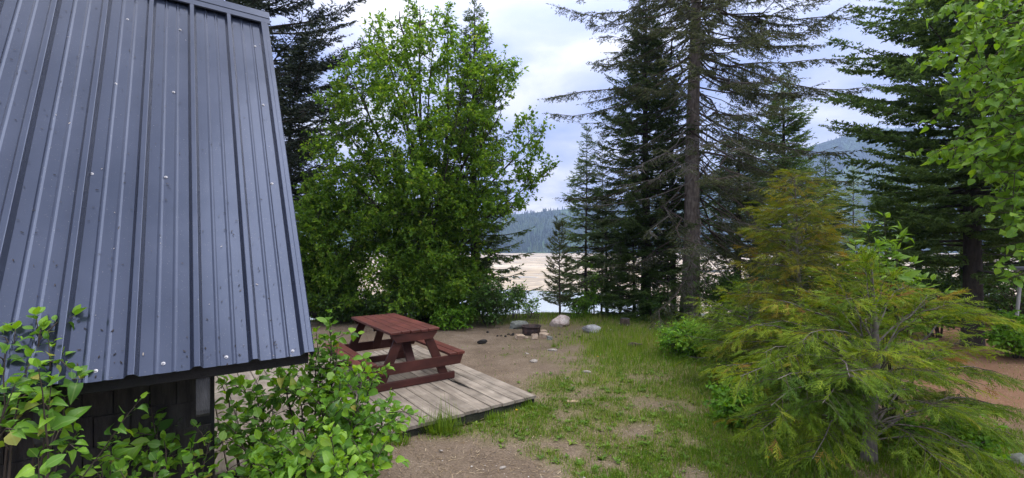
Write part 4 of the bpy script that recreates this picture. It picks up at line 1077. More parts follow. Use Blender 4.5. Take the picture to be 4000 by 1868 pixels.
LEAFM = {}
def leaf_meshes(key, mat, **kw):
    if key not in LEAFM:
        L = []
        for i, (c_, f_, w_) in enumerate([(0.18, 0.10, 1), (0.35, 0.2, .94), (0.05, 0.06, 1.06), (-0.1, 0.28, .85), (0.9, 0.34, .9)]):
            k2 = dict(kw); k2['wid'] = kw.get('wid', .70) * w_
            V, F = oval_leaf(curl=c_, fold=f_, seed=i, **k2)
            me = bpy.data.meshes.new('leaf'); me.from_pydata([tuple(p) for p in V], [], [tuple(f) for f in F]); me.materials.append(mat)
            for p in me.polygons: p.use_smooth = True
            L.append((me, V, F))
        LEAFM[key] = L
    return LEAFM[key]
def leafy(root, Pn, R, S, tint, key, mat_obj, mat_join, nobj=290, shape={}, cell=14):
    """the leaves that show largest as single parts, the rest as one mass of the same leaves"""
    base = np.array(root.location)
    W = Pn + base
    front = W[:, 1] > 0.4
    px = W[:, 0] / np.maximum(W[:, 1], .1) * FPX + CX; py = YH - (W[:, 2] - CAMZ) / np.maximum(W[:, 1], .1) * FPX
    seen = front & (px > -30) & (px < 4030) & (py > -30) & (py < 1900)
    best = {}
    for i in np.where(seen)[0]:
        c_ = (int(px[i] // cell), int(py[i] // cell))
        if c_ not in best or W[i, 1] < W[best[c_], 1]: best[c_] = i
    cand = np.array(sorted(best.values(), key=lambda i: -S[i] / W[i, 1] * (0.5 + abs(R[i, 1, 2]) + abs(R[i, 2, 2]) * .5)))
    sel = cand[:nobj]
    ms = leaf_meshes(key, mat_obj, **shape)
    r = random.Random(3)
    for i in sel:
        me = ms[r.randrange(len(ms))][0]
        o = bpy.data.objects.new('leaf', me); COL.objects.link(o); o.parent = root
        m4 = Matrix(R[i].tolist()).to_4x4() @ Matrix.Scale(float(S[i]), 4); m4.translation = Vector(Pn[i]); o.matrix_basis = m4
    rest = np.setdiff1d(np.arange(len(Pn)), sel)
    parts = []
    rr = np.random.RandomState(5); grp = rr.randint(0, len(ms), len(rest))
    for g_ in range(len(ms)):
        ii = rest[grp == g_]
        if len(ii): parts.append(scatter(ms[g_][1], ms[g_][2], Pn[ii], R[ii], S[ii], tint[ii]))
    if parts:
        V, F, T = cat_parts(parts); np_obj('foliage', V, F, mat_join, root, tint=T, kind='stuff', smooth_=True)

def frond_template(n=8, seed=0):
    """a flat spray: a thin axis with forward-swept scale leaves of uneven length, two triangles each side"""
    r = np.random.RandomState(seed); V, F = [], []
    def leaf(p, a_, l, w, z):
        p = np.array(p, float); d = np.array([math.cos(a_), math.sin(a_), 0]); s_ = np.array([-d[1], d[0], 0]); b = len(V)
        V.extend([p - s_ * w, p + d * l * .55 + s_ * w * 1.3 + [0, 0, z * .4], p + d * l + [0, 0, z], p + s_ * w]); F.extend([(b, b + 2, b + 3), (b + 3, b + 2, b + 1)])
    leaf((0, 0, 0), r.normal(0, .05), 1.0, 0.020, -0.12)
    for i in range(n):
        for sg in (-1, 1):
            x = 0.06 + 0.86 * (i + r.uniform(0, .9)) / n
            l = (0.40 * (1 - x * .65) + 0.05) * r.uniform(.45, 1.25); a_ = math.radians(r.uniform(20, 48)) * sg
            leaf((x, 0.01 * sg, -0.12 * x * x), a_, l, 0.017, -0.10 * l + r.normal(0, .05))
    return np.array(V), np.array(F)
FRONDS = [frond_template(6, i) for i in range(4)]
FRONDS_S = [frond_template(5, i + 9) for i in range(2)]

def cedar(name, label, base, H, r0, prof, seed, mat, nbr=70, flen=0.16, first=0.1, bark=None, lean=(0, 0), templ=None, sub_sp=0.10, fr_sp=0.055, e_bot=0.05, e_top=0.8, tintf=None, sag=0.28, inner=0.25, cat='cedar', targets=None, out=.45):
    r = np.random.RandomState(seed); base = np.asarray(base, float); templ = templ or FRONDS; bark = bark or M['greybark']
    root = thing(name, label, cat, tuple(base))
    zs = np.linspace(-0.1, H, 12)
    def axis(z): return np.array([lean[0] * z / H + 0.03 * math.sin(z * 3 + seed), lean[1] * z / H + 0.03 * math.cos(z * 2.6 + seed), z])
    V, F = tubes([(np.array([axis(z) for z in zs]), r0 * np.clip(1 - zs / H, .06, 1) ** .8 * (1 + 0.3 * np.exp(-np.clip(zs, 0, None) * 6)))], 10); np_obj('trunk', V, F, bark, root, smooth_=True)
    limbs, subs, FP, FD, FS, FT = [], [], [], [], [], []
    for b_ in range(len(targets) if targets is not None else nbr):
        t = first + (1 - first) * ((b_ + r.rand()) / nbr) ** 0.9
        az = b_ * 2.399 + r.normal(0, .3); L = 1.0 if prof is None else prof(t, az) * (r.uniform(.35, 1.12) if r.rand() < .7 else r.uniform(.25, .6))
        if L < .05: continue
        e_ = e_bot + (e_top - e_bot) * t ** 1.5 + r.normal(0, .12)
        hd = np.array([math.cos(az), math.sin(az), 0]); sd_ = np.array([-math.sin(az), math.cos(az), 0])
        m = 8; s = np.linspace(0, 1, m)
        pts = axis(t * H) + hd * (L * s)[:, None] + np.array([0, 0, 1.0]) * (L * (e_ * s - sag * s ** 2 + 0.15 * s ** 3))[:, None] + sd_ * (np.cumsum(r.normal(0, .03, m)) * L)[:, None]
        if targets is not None:
            tp = np.asarray(targets[b_]) - base
            t = min(.92, max(.12, (tp[2] / H) * r.uniform(.45, .8) + r.uniform(-.06, .06)))
            p0 = axis(t * H); L = np.linalg.norm(tp - p0); hd = norm((tp - p0) * [1, 1, 0]); sd_ = np.array([-hd[1], hd[0], 0])
            pts = p0 + (tp - p0) * s[:, None] + np.array([0, 0, 1.0]) * (L * .16 * np.sin(s * PI))[:, None] + np.cumsum(r.normal(0, .028, (m, 3)), 0) * (L * s * (1.2 - s) * 2.2)[:, None]
        pts[:, 2] = np.maximum(pts[:, 2], 0.04)
        limbs.append((pts, (max(.0035, 0.009 * L ** .7) if targets is None else .010 * L ** .6) * (1 - .8 * s)))
        bt = r.normal(0, .12)
        n = max(2, int(L / sub_sp))
        for j in range(n):
            tq = inner + (1 - inner) * (j + r.rand()) / n; sg = -1 if j % 2 else 1
            p = np.array([np.interp(tq, s, pts[:, i]) for i in range(3)]); tg = norm(np.array([np.interp(tq, s, np.gradient(pts[:, i])) for i in range(3)]))
            d = norm(tg * .8 + sd_ * sg * r.uniform(.5, 1.0) + np.array([0, 0, r.uniform(-.25, .15)])); l = min(.42, L * .45) * (1.1 - .7 * tq) * r.uniform(.6, 1.15) + .04
            q2 = p + d * l + np.array([0, 0, -.18 * l])
            subs.append((np.array([p, (p + q2) / 2 + [0, 0, .02], q2]), [.003, .002, .001]))
            k = max(2, int(l / fr_sp))
            for a_ in range(k):
                f_ = (a_ + r.rand()) / k; s2 = 1 if a_ % 2 else -1
                pp = p + (q2 - p) * f_; sdv = norm(np.cross(d, [0, 0, 1.0]))
                fd = norm(d * .8 + sdv * s2 * r.uniform(.2, .8) + np.array([0, 0, r.uniform(-.9, .2)]))
                FP.append(pp); FD.append(fd); FS.append(flen * r.uniform(.45, 1.3)); FT.append(0.37 + bt + r.normal(0, .13) + .12 * tq)
            FP.append(q2); FD.append(norm(d + [0, 0, -.3])); FS.append(flen * r.uniform(.8, 1.2)); FT.append(.5 + bt)
    V, F = tubes(limbs, 4); np_obj('limb', V, F, bark, root, kind='stuff')
    V, F = tubes(subs, 3); np_obj('twig', V, F, M['twig'], root, kind='stuff')
    FP, FD, FS, FT = np.array(FP), np.array(FD), np.array(FS), np.clip(np.array(FT), 0, 1)
    FP[:, 2] = np.maximum(FP[:, 2], 0.05)
    if tintf is not None: FT = np.clip(FT + tintf(FP), 0, 1)
    R = frames(FD, norm(rnd_dirs(len(FP), r) * .8 + np.array([0, 0, 1.0])))
    parts = []; g_ = r.randint(0, len(templ), len(FP))
    for i, T in enumerate(templ):
        ii = np.where(g_ == i)[0]
        parts.append(scatter(T[0], T[1], FP[ii], R[ii], np.stack([FS[ii]] * 3, -1), FT[ii]))
    V, F, T = cat_parts(parts); np_obj('crown', V, F, mat, root, tint=T, kind='stuff')
    return root

# ================================================================== VEGETATION: the trees
def B(px, Z):
    p = P3(px, 1200, Z); p[2] = float(hz(p[0], p[1])) - 0.03; return p
def top_h(py, Z, base): return CAMZ + (YH - py) / FPX * Z - base[2]

# big leafy tree
b0 = B(1660, 12.7)
ecx, ecy = P3(1650, 0, 12.8)[0], 12.9
def env_main(p):
    z = p[2]
    w = np.interp(z, [0.1, 0.8, 2.5, 5.0, 6.2, 7.4, 8.3, 8.9], [1.9, 3.0, 3.45, 3.5, 3.2, 2.6, 1.6, 0.3])
    a_ = math.atan2(p[1] - ecy, p[0] - ecx)
    w *= 1 + 0.12 * math.sin(3 * a_ + z * 1.7) + 0.08 * math.sin(5 * a_ - z * 2.3)
    return ((p[0] - ecx) / w) ** 2 + ((p[1] - ecy) / (w * .75)) ** 2 < 1 and 0.25 < z < 9.0
stems = []
for px_t, py_t, Zt, rr in [(1440, 90, 12.6, .075), (1560, 45, 12.9, .085), (1640, 25, 12.5, .08), (1750, 90, 13.1, .075), (1880, 130, 12.6, .08), (2010, 260, 12.8, .07), (2105, 520, 12.4, .06), (1370, 330, 12.5, .065), (1560, 300, 11.6, .05), (1790, 420, 11.6, .05), (2010, 800, 12.0, .045), (1420, 760, 11.9, .045), (1240, 560, 12.7, .055), (1300, 800, 12.2, .045), (1950, 600, 12.0, .05), (1700, 700, 11.3, .04), (1290, 400, 12.8, .05), (1385, 500, 12.3, .05), (1330, 650, 12.1, .045), (1250, 760, 12.4, .04), (2120, 680, 12.4, .045), (1480, 200, 12.2, .05), (1350, 250, 12.9, .05), (1900, 270, 12.3, .05), (1960, 420, 12.9, .05), (1700, 170, 12.2, .05)]:
    tp = P3(px_t, py_t, Zt); st_ = b0 + np.array([random.uniform(-.35, .45), random.uniform(-.25, .25), 0])
    mid = st_ * 0.55 + tp * 0.45 + np.array([(st_[0] - tp[0]) * .12, 0, 0.5])
    stems.append(([st_, st_ * .8 + mid * .2 + [0, 0, .2], mid, tp * .75 + mid * .25, tp], rr))
root, Pn, R, S, T = broadleaf('alder_tree', 'tall multi-stemmed leafy green tree behind the red picnic table', b0, stems, env_main, 101, M['alder'], M['darkbark'],
                              prim=19, sec=9, ter=5, lf=0.104, lfn=8, plen=(1.75, 0.65), sec_l=0.6, ter_l=0.30, r0=.08, first=.10)
joined_leaves(root, Pn, R, S, T, M['alder'], LEAF1)
# smaller tree to its left, by the roof edge
b1 = B(1262, 12.6)
c1 = P3(1290, 0, 12.6)[0]
def env_l(p):
    z = p[2]; w = np.interp(z, [0.1, .9, 2.4, 3.6, 4.6], [1.0, 1.4, 1.5, 1.15, .3])
    return ((p[0] - c1) / w) ** 2 + ((p[1] - 12.5) / w) ** 2 < 1 and .2 < z < 4.7
stems = [([b1 + [random.uniform(-.1, .1), 0, 0], b1 + [(x - b1[0]) * .3, 0, 1.3], P3(px_t, py_t, Zt)], rr) for px_t, py_t, Zt, rr, x in
         [(1290, 620, 12.6, .07, c1), (1190, 720, 12.3, .05, c1 - .7), (1390, 690, 12.4, .05, c1 + .6), (1240, 830, 11.8, .04, c1), (1420, 900, 11.9, .04, c1 + .8)]]
root, Pn, R, S, T = broadleaf('leafy_tree', 'smaller dense leafy tree growing close beside the roof edge', b1, stems, env_l, 102, M['alder'], M['darkbark'],
                              prim=26, sec=9, ter=5, lf=0.098, lfn=10, plen=(1.2, 0.5), sec_l=0.5, ter_l=.28, first=.15)
joined_leaves(root, Pn, R, S, T, M['alder'], LEAF1)

# spruce that stands inside the leafy tree
b = B(1852, 14.2); H = top_h(-5, 14.2, b)
conifer('spruce_tree', 'slim dark spruce whose tip rises out of the tall leafy tree', b, H, .15, lambda t: 2.0 * (1 - t) ** .8 + .10, 201, M['spruce'], M['darkbark'], first=.08, dh=.28, per=5, droop=.35, dens=30, nl=.08, nw=.027)
# dark pine behind the roof
b = B(985, 14.6); H = 13.5
conifer('pine_tree', 'dark ragged pine standing behind the metal roof', b, H, .26, lambda t: 4.2 * np.interp(t, [0, .25, .45, .7, .85, 1], [.5, .8, 1.0, .85, .6, .1]), 202, M['pine'], M['darkbark'],
        first=.28, dh=.42, per=5, e_top=40, e_bot=-5, tipup=.45, spacing=.14, blen=.95, droop=.0, dens=15, nl=.12, nw=.032, sub=True, bare=.15, kink=.05, hmax=None)
b = B(1130, 16.0); H = top_h(230, 16.0, b)
conifer('dark_conifer', 'dark conifer between the ragged pine and the tall leafy tree', b, H, .16, lambda t: 2.1 * (1 - t) ** .75 + .1, 203, M['pine'], M['darkbark'], first=.12, dh=.28, per=5, droop=.25, dens=28, nl=.09, nw=.029)
# saplings at the bank
b = B(2187, 13.3); H = top_h(862, 13.3, b)
conifer('young_pine', 'short young pine with tufted branches on the bank beyond the pinkish boulder', b, H, .032, lambda t: .62 * (1 - t) ** .7 + .06, 204, M['youngpine'], M['twig'], first=.14, dh=.20, per=5, e_top=55, e_bot=8, tipup=.35, spacing=.10, blen=.16, droop=-.15, dens=150, nl=.075, nw=.013, sub=False)
b = B(2290, 14.4); H = top_h(486, 14.4, b)
conifer('young_fir', 'tall pale green young fir with airy branches left of the dark spruces', b, H, .05, lambda t: 1.45 * (1 - t) ** .9 + .05, 205, M['young'], M['twig'], first=.10, dh=.21, per=5, e_top=40, e_bot=-8, tipup=.3, spacing=.08, blen=.40, droop=.3, dens=62, nl=.06, nw=.017, gap=.08, twig=True)
b = B(2352, 15.2); H = top_h(530, 15.2, b)
conifer('thin_pine', 'very thin sparse pine just right of the pale young fir', b, H, .035, lambda t: .62 * (1 - t) ** .6 + .06, 206, M['youngpine'], M['twig'], first=.35, dh=.34, per=4, e_top=40, e_bot=5, tipup=.5, spacing=.10, blen=.20, droop=-.1, dens=110, nl=.07, nw=.012, sub=False, gap=.15)
# the group of spruces
b = B(2522, 14.3); H = top_h(-60, 14.3, b)
conifer('spruce_tree', 'dense dark spruce with a bare lower trunk left of the big bare-limbed spruce', b, H, .17, lambda t: np.interp(t, [0, .12, .3, .5, .75, 1], [1.1, 1.9, 2.4, 1.8, .95, .06]), 207, M['spruce'], M['darkbark'], first=.14, dh=.26, per=6, droop=.3, e_bot=-14, dens=32, nl=.078, nw=.026, dead_below=.26)
b = B(2628, 14.8); H = top_h(330, 14.8, b)
conifer('spruce_tree', 'thin dark spruce close behind the left side of the big trunk', b, H, .10, lambda t: 1.6 * (1 - t) ** .8 + .08, 208, M['spruce'], M['darkbark'], first=.16, dh=.26, per=5, droop=.3, dens=40, nl=.075, nw=.023, dead_below=.3)
b = B(2368, 14.6); H = top_h(735, 14.6, b)
conifer('spruce_tree', 'short slim spruce between the thin pine and the dense spruce', b, H, .055, lambda t: 1.3 * (1 - t) ** .8 + .06, 209, M['spruce'], M['darkbark'], first=.16, dh=.24, per=5, droop=.3, dens=70, nl=.055, nw=.014, dead_below=.3, twig=True)
b = B(2476, 13.8); H = top_h(780, 13.8, b)
conifer('spruce_tree', 'dark spruce sapling with low boughs just behind the old stump', b, H, .05, lambda t: 1.3 * (1 - t) ** .75 + .06, 210, M['fir'], M['darkbark'], first=.06, dh=.22, per=5, droop=.3, dens=80, nl=.055, nw=.015)
b = B(2884, 15.6); H = top_h(430, 15.6, b)
conifer('spruce_tree', 'black-green spruce with drooping boughs right of the big trunk', b, H, .15, lambda t: 2.3 * (1 - t) ** .8 + .08, 211, M['spruce'], M['darkbark'], first=.08, dh=.26, per=6, droop=.4, e_bot=-18, dens=34, nl=.075, nw=.024, dead_below=.35, twig=True)
b = B(3062, 16.4); H = top_h(275, 16.4, b)
conifer('spruce_tree', 'pointed green spruce farther right behind the rusty cedar', b, H, .16, lambda t: 2.7 * (1 - t) ** .85 + .08, 212, M['fir'], M['darkbark'], first=.05, dh=.27, per=6, droop=.3, dens=27, nl=.085, nw=.029)
b = B(3334, 21.0); H = top_h(640, 21.0, b)
conifer('young_fir', 'pale thin fir far back between the pointed spruce and the broad fir', b, H, .07, lambda t: 1.3 * (1 - t) ** .8 + .06, 213, M['young'], M['twig'], first=.1, dh=.3, per=5, droop=.25, dens=55, nl=.06, nw=.016)
b = B(2425, 13.5)
conifer('fir_sapling', 'bushy green fir sapling rising behind the grey boulder', b, 2.3, .03, lambda t: .75 * (1 - t) ** .8 + .06, 218, M['fir'], M['twig'], first=.05, dh=.17, per=6, droop=.2, dens=55, nl=.055, nw=.018)
b = B(2610, 13.6)
conifer('fir_sapling', 'bushy green fir sapling against the foot of the big spruce', b, 2.6, .03, lambda t: .8 * (1 - t) ** .8 + .06, 219, M['fir'], M['twig'], first=.05, dh=.18, per=6, droop=.2, dens=55, nl=.055, nw=.018)
# big half-bare spruce
b = B(2693, 13.2)
conifer('big_spruce', 'tall half-bare spruce with thick grey trunk and long sparse limbs', b, 17.5, .255, lambda t: np.interp(t, [0, .1, .2, .35, .5, .65, 1], [2.2, 3.1, 3.6, 3.9, 3.8, 3.1, .1]), 233, M['drybough'], M['bark'], first=.13, dh=.36, per=6,
        e_top=12, e_bot=-42, tipup=.46, spacing=.085, blen=.62, droop=.40, dens=20, nl=.07, nw=.020, lean=(.35, 0), bare=.12, dead_below=.40, twig=True, kink=.075, barkr=.62, hmax=11.5)
# broad fir on the right, dark trees behind it
b = B(3795, 9.6)
conifer('broad_fir', 'broad dark green fir with layered boughs at the edge of the red dirt', b, 13.5, .17, lambda t: np.interp(t, [0, .12, .2, .4, .6, 1], [1.5, 1.8, 2.35, 2.35, 1.9, .1]), 215, M['fir'], M['darkbark'], first=.13, dh=.23, per=6,
        e_top=45, e_bot=2, tipup=.20, spacing=.080, blen=.60, droop=.10, dens=29, nl=.07, nw=.032, flat=.95, hmax=7.7, dead_below=.16)
b = B(4010, 13.2); H = 10.5
conifer('dark_conifer', 'dark conifer behind the broad fir at the very edge', b, H, .17, lambda t: 2.3 * (1 - t) ** .75 + .08, 216, M['spruce'], M['darkbark'], first=.08, dh=.3, per=5, droop=.3, dens=30, nl=.085, nw=.027)
b = B(3590, 17.5); H = top_h(560, 17.5, b)
conifer('dark_conifer', 'dark conifer deep behind the lower boughs of the broad fir', b, H, .15, lambda t: 2.3 * (1 - t) ** .8 + .08, 217, M['fir'], M['darkbark'], first=.06, dh=.28, per=5, droop=.3, dens=30, nl=.085, nw=.027)

b = B(3460, 16.5); H = top_h(700, 16.5, b)
conifer('dark_conifer', 'short dark conifer on the bank between the pale thin fir and the broad fir', b, H, .1, lambda t: 1.9 * (1 - t) ** .8 + .08, 220, M['fir'], M['darkbark'], first=.05, dh=.30, per=5, droop=.3, dens=26, nl=.09, nw=.03)
b = B(3225, 17.0); H = top_h(620, 17.0, b)
conifer('dark_conifer', 'dark conifer close behind the right side of the rusty cedar', b, H, .1, lambda t: 1.9 * (1 - t) ** .8 + .08, 221, M['spruce'], M['darkbark'], first=.05, dh=.30, per=5, droop=.3, dens=26, nl=.09, nw=.03)
b = B(3760, 15.5); H = top_h(560, 15.5, b)
conifer('dark_conifer', 'dark conifer filling the gap behind the broad fir trunk', b, H, .12, lambda t: 2.2 * (1 - t) ** .8 + .08, 222, M['spruce'], M['darkbark'], first=.05, dh=.32, per=5, droop=.3, dens=26, nl=.09, nw=.03)
# low leafy growth: shrubs along the bank
def bushy(name, label, px, Z, wid, hei, seed, mat, lf=.07, n=7, group=None, dens=1.0):
    T = LEAF2 if Z < 9 else LEAF1
    b = B(px, Z); r = random.Random(seed)
    stems = []
    for i in range(n):
        a_ = r.uniform(0, 2 * PI); q = r.uniform(.3, 1) * wid
        tp = b + np.array([math.cos(a_) * q, math.sin(a_) * q * .8, hei * r.uniform(.6, 1.0) * (1 - .3 * (q / wid) ** 2)])
        stems.append(([b + np.array([r.uniform(-.12, .12), r.uniform(-.1, .1), 0]), b * .5 + tp * .5 + [0, 0, hei * .12], tp], .014))
    ev = lambda p: ((p[0] - b[0]) / (wid * 1.15)) ** 2 + ((p[1] - b[1]) / wid) ** 2 < 1 and b[2] + .03 < p[2] < b[2] + hei * 1.08
    root, Pn, R, S, Tn = broadleaf(name, label, b, stems, ev, seed, mat, M['twig'], prim=max(3, int(7 * dens)), sec=5, ter=2, lf=lf * 1.06, lfn=5, plen=(wid * .6, wid * .3), sec_l=.28, ter_l=.18, first=.15, group=group, cat='shrub')
    joined_leaves(root, Pn, R, S, Tn, mat, T, 'foliage')
    return root
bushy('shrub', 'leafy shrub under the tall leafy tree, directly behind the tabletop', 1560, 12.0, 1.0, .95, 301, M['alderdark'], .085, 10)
bushy('shrub', 'low broad-leaved shrub at the foot of the tall leafy tree nearest the dirt', 1745, 11.7, .9, .55, 302, M['bush'], .08, 9)
bushy('shrub', 'dark leafy shrub right of the tall leafy tree, reaching toward the lake', 1905, 12.3, 1.0, 1.35, 303, M['alderdark'], .085, 12)
bushy('shrub', 'airy shrub between the leafy tree and the fire ring, against the water', 2015, 12.9, .55, 1.15, 304, M['bush'], .07, 5, dens=.7)
bushy('shrub', 'small shrub with thin sprigs against the water behind the grill grate', 2075, 13.2, .34, .7, 305, M['bush'], .06, 4, dens=.5)
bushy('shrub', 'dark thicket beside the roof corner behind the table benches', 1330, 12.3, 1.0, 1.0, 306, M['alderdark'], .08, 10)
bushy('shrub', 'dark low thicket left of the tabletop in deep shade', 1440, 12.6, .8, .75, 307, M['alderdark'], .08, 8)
bushy('shrub', 'bright green shrub at the foot of the pale young fir', 2265, 13.5, .55, .75, 308, M['bush'], .065, 7)
bushy('shrub', 'yellow-green upright shrub halfway up before the pale young fir', 2310, 13.7, .45, 1.75, 309, M['bush'], .07, 6, dens=.8)
bushy('shrub', 'broad-leaved shrub beneath the dense spruce and the stump', 2555, 13.2, .65, .95, 310, M['alderdark'], .08, 7)
bushy('shrub', 'sparse green shrub on the bank right of the big trunk', 2960, 13.8, .9, 1.6, 311, M['alderdark'], .085, 8, dens=.8)
bushy('shrub', 'leafy bush under the broad fir, before the silt flats', 3650, 10.6, 1.1, 1.95, 312, M['alderdark'], .085, 12)
bushy('shrub', 'low bush under the patio table at the end of the red dirt', 3975, 8.5, .65, .95, 313, M['bush'], .09, 7)
bushy('shrub', 'small bush on the bank beside the dark picnic table', 3830, 13.0, .8, .6, 314, M['bush'], .08, 7)
bushy('weed_clump', 'tall broad-leaved weeds under the left side of the nearest cedar bush', 2890, 5.3, .34, .55, 323, M['bush'], .07, 9, dens=1.1)
bushy('weed_clump', 'leafy green weeds on the shaded ground right of the nearest cedar trunk', 3690, 4.5, .42, .32, 324, M['bush'], .055, 9, dens=1.1)
bushy('green_bush', 'bright green rounded bush on the lawn in front of the big spruce', 2690, 8.6, .62, .62, 315, M['bush'], .058, 14, dens=1.5)
bushy('green_bush', 'low bright green bush tucked against the yellowish cedar', 2880, 8.2, .75, .68, 316, M['bush'], .058, 14, dens=1.4)
bushy('shrub', 'tall dark leafy bush on the bank just right of the cedar saplings', 3080, 13.0, 1.1, 2.2, 317, M['alderdark'], .09, 10)
bushy('shrub', 'tall leafy bush on the bank behind the rusty cedar stem', 3260, 12.2, 1.1, 2.1, 318, M['alderdark'], .09, 10)
bushy('shrub', 'green leafy bush on the bank behind the slim sapling', 3470, 11.6, 1.0, 2.1, 319, M['alderdark'], .09, 10)
bushy('shrub', 'leafy bush low on the bank behind the dark picnic table', 3760, 12.6, 1.1, 1.7, 320, M['alderdark'], .09, 9)
bushy('shrub', 'leafy thicket at the far edge of the view beyond the patio table', 4000, 11.5, 1.2, 1.9, 321, M['alderdark'], .09, 10)
bushy('shrub', 'dark leafy shrub at the foot of the big trunk, behind the green sapling', 2790, 13.0, .9, 1.6, 322, M['alderdark'], .085, 9)
# fallen log in the shade behind the table
p = B(1395, 13.1)
lg = thing('fallen_log', 'dark fallen log in the shade behind the picnic table', 'log', tuple(p))
V, F = tubes([([(-1.3, 0, .24), (-.5, .05, .24), (.3, -.02, .23), (1.1, .03, .21)], [.20, .19, .17, .15])], 12); np_obj('bark', V, F, M['darkbark'], lg, smooth_=True)
for sx, rr in ((-1.3, .20), (1.1, .15)):
    mb = MB(); n = 12; mb.add([(sx + .002 * np.sign(sx), (0 if sx < 0 else .03) + rr * math.cos(a_), (.24 if sx < 0 else .21) + rr * math.sin(a_)) for a_ in np.arange(n) * 2 * PI / n], [tuple(range(n))]); mb.build('cut_end', M['stump'], lg)

# cedars
b = B(3410, 4.35)
CT = [(2880, 1330, 4.6), (2960, 1250, 4.7), (3060, 1180, 4.6), (3150, 1130, 4.8), (3020, 1380, 4.0), (2930, 1480, 3.9), (2860, 1420, 4.4), (2980, 1600, 3.7), (3080, 1500, 3.6), (3150, 1350, 3.9), (3000, 1720, 3.7), (3200, 1580, 3.4), (3150, 1800, 3.5), (2950, 1560, 4.2), (2900, 1650, 4.3),
      (3260, 1080, 4.6), (3340, 1040, 4.4), (3400, 1010, 4.35), (3470, 1060, 4.3), (3300, 1200, 4.0), (3500, 1170, 4.2), (3560, 1110, 4.5), (3220, 1240, 4.3), (3380, 1150, 4.6),
      (3620, 1150, 4.3), (3700, 1190, 4.3), (3800, 1190, 4.5), (3850, 1250, 4.4), (3760, 1330, 4.2), (3700, 1420, 4.0), (3800, 1500, 4.1), (3880, 1470, 4.4), (3930, 1580, 4.3), (3850, 1650, 4.0), (3960, 1690, 4.2), (3780, 1740, 3.7), (3650, 1570, 3.6), (3700, 1820, 3.4), (3900, 1800, 3.9),
      (3350, 1480, 3.4), (3420, 1350, 3.7), (3560, 1330, 3.8), (3250, 1430, 3.6), (3600, 1440, 3.7), (3100, 1580, 3.9), (3250, 1300, 5.2), (3550, 1300, 5.4), (3700, 1380, 5.3), (3100, 1400, 5.3), (3400, 1220, 5.2), (3300, 1500, 5.4), (3600, 1550, 5.4), (3800, 1600, 5.2), (3050, 1560, 5.2), (3480, 1620, 5.3)]
cedar('cedar_bush', 'broad yellow-green cedar bush with bare grey branches nearest the camera', b, 1.9, .062, None, 401, M['cedar'], flen=.125, first=.08, bark=M['greybark'], sub_sp=.057, fr_sp=.032, sag=.2,
      tintf=lambda P_: .26 * np.clip((P_[:, 2] - 1.2) / .4, 0, 1) * (vnoise(P_[:, 0], P_[:, 1], .22, 61) > .45) + .12 * (P_[:, 0] > .45) * (P_[:, 2] > .95) + .3 * (vnoise(P_[:, 0] + P_[:, 2], P_[:, 1], .16, 63) > .86), inner=.34, targets=[P3(*t) for t in CT])
b = B(3165, 5.7); 
def prof2(t, az): return np.interp(t, [0, .15, .35, .5, .62, .75, .9, 1], [1.0, 1.15, .9, .6, .85, .72, .36, .06])
cedar('rusty_cedar', 'slender cedar with a rust-tinged top above a thin grey stem', b, top_h(668, 5.7, b), .045, prof2, 402, M['rustcedar'], 185, flen=.15, first=.08, lean=(-.22, 0), sub_sp=.078, fr_sp=.036, e_bot=.05,
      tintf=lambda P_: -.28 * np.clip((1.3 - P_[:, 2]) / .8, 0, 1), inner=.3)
b = B(2930, 6.9)
cedar('yellow_cedar', 'low spreading yellow-green cedar beside the bright green bush', b, 1.55, .04, lambda t, az: np.interp(t, [0, .3, .7, 1], [1.15, 1.2, .75, .12]), 403, M['cedar'], nbr=130, flen=.15, first=.08, templ=FRONDS_S, sub_sp=.08, fr_sp=.042)
b = B(2705, 12.4)
cedar('cedar_sapling', 'small green cedar sapling in front of the big spruce trunk', b, top_h(1005, 12.4, b), .03, lambda t, az: np.interp(t, [0, .3, .7, 1], [.75, .7, .4, .08]), 404, M['greencedar'], nbr=54, flen=.2, first=.08, templ=FRONDS_S, sub_sp=.12, fr_sp=.08)
b = B(3000, 11.4)
cedar('cedar_sapling', 'dark green cedar sapling between the yellow cedar and the black-green spruce', b, 1.6, .03, lambda t, az: np.interp(t, [0, .3, .7, 1], [.8, .75, .45, .08]), 405, M['greencedar'], nbr=50, flen=.2, first=.08, templ=FRONDS_S, sub_sp=.12, fr_sp=.08)

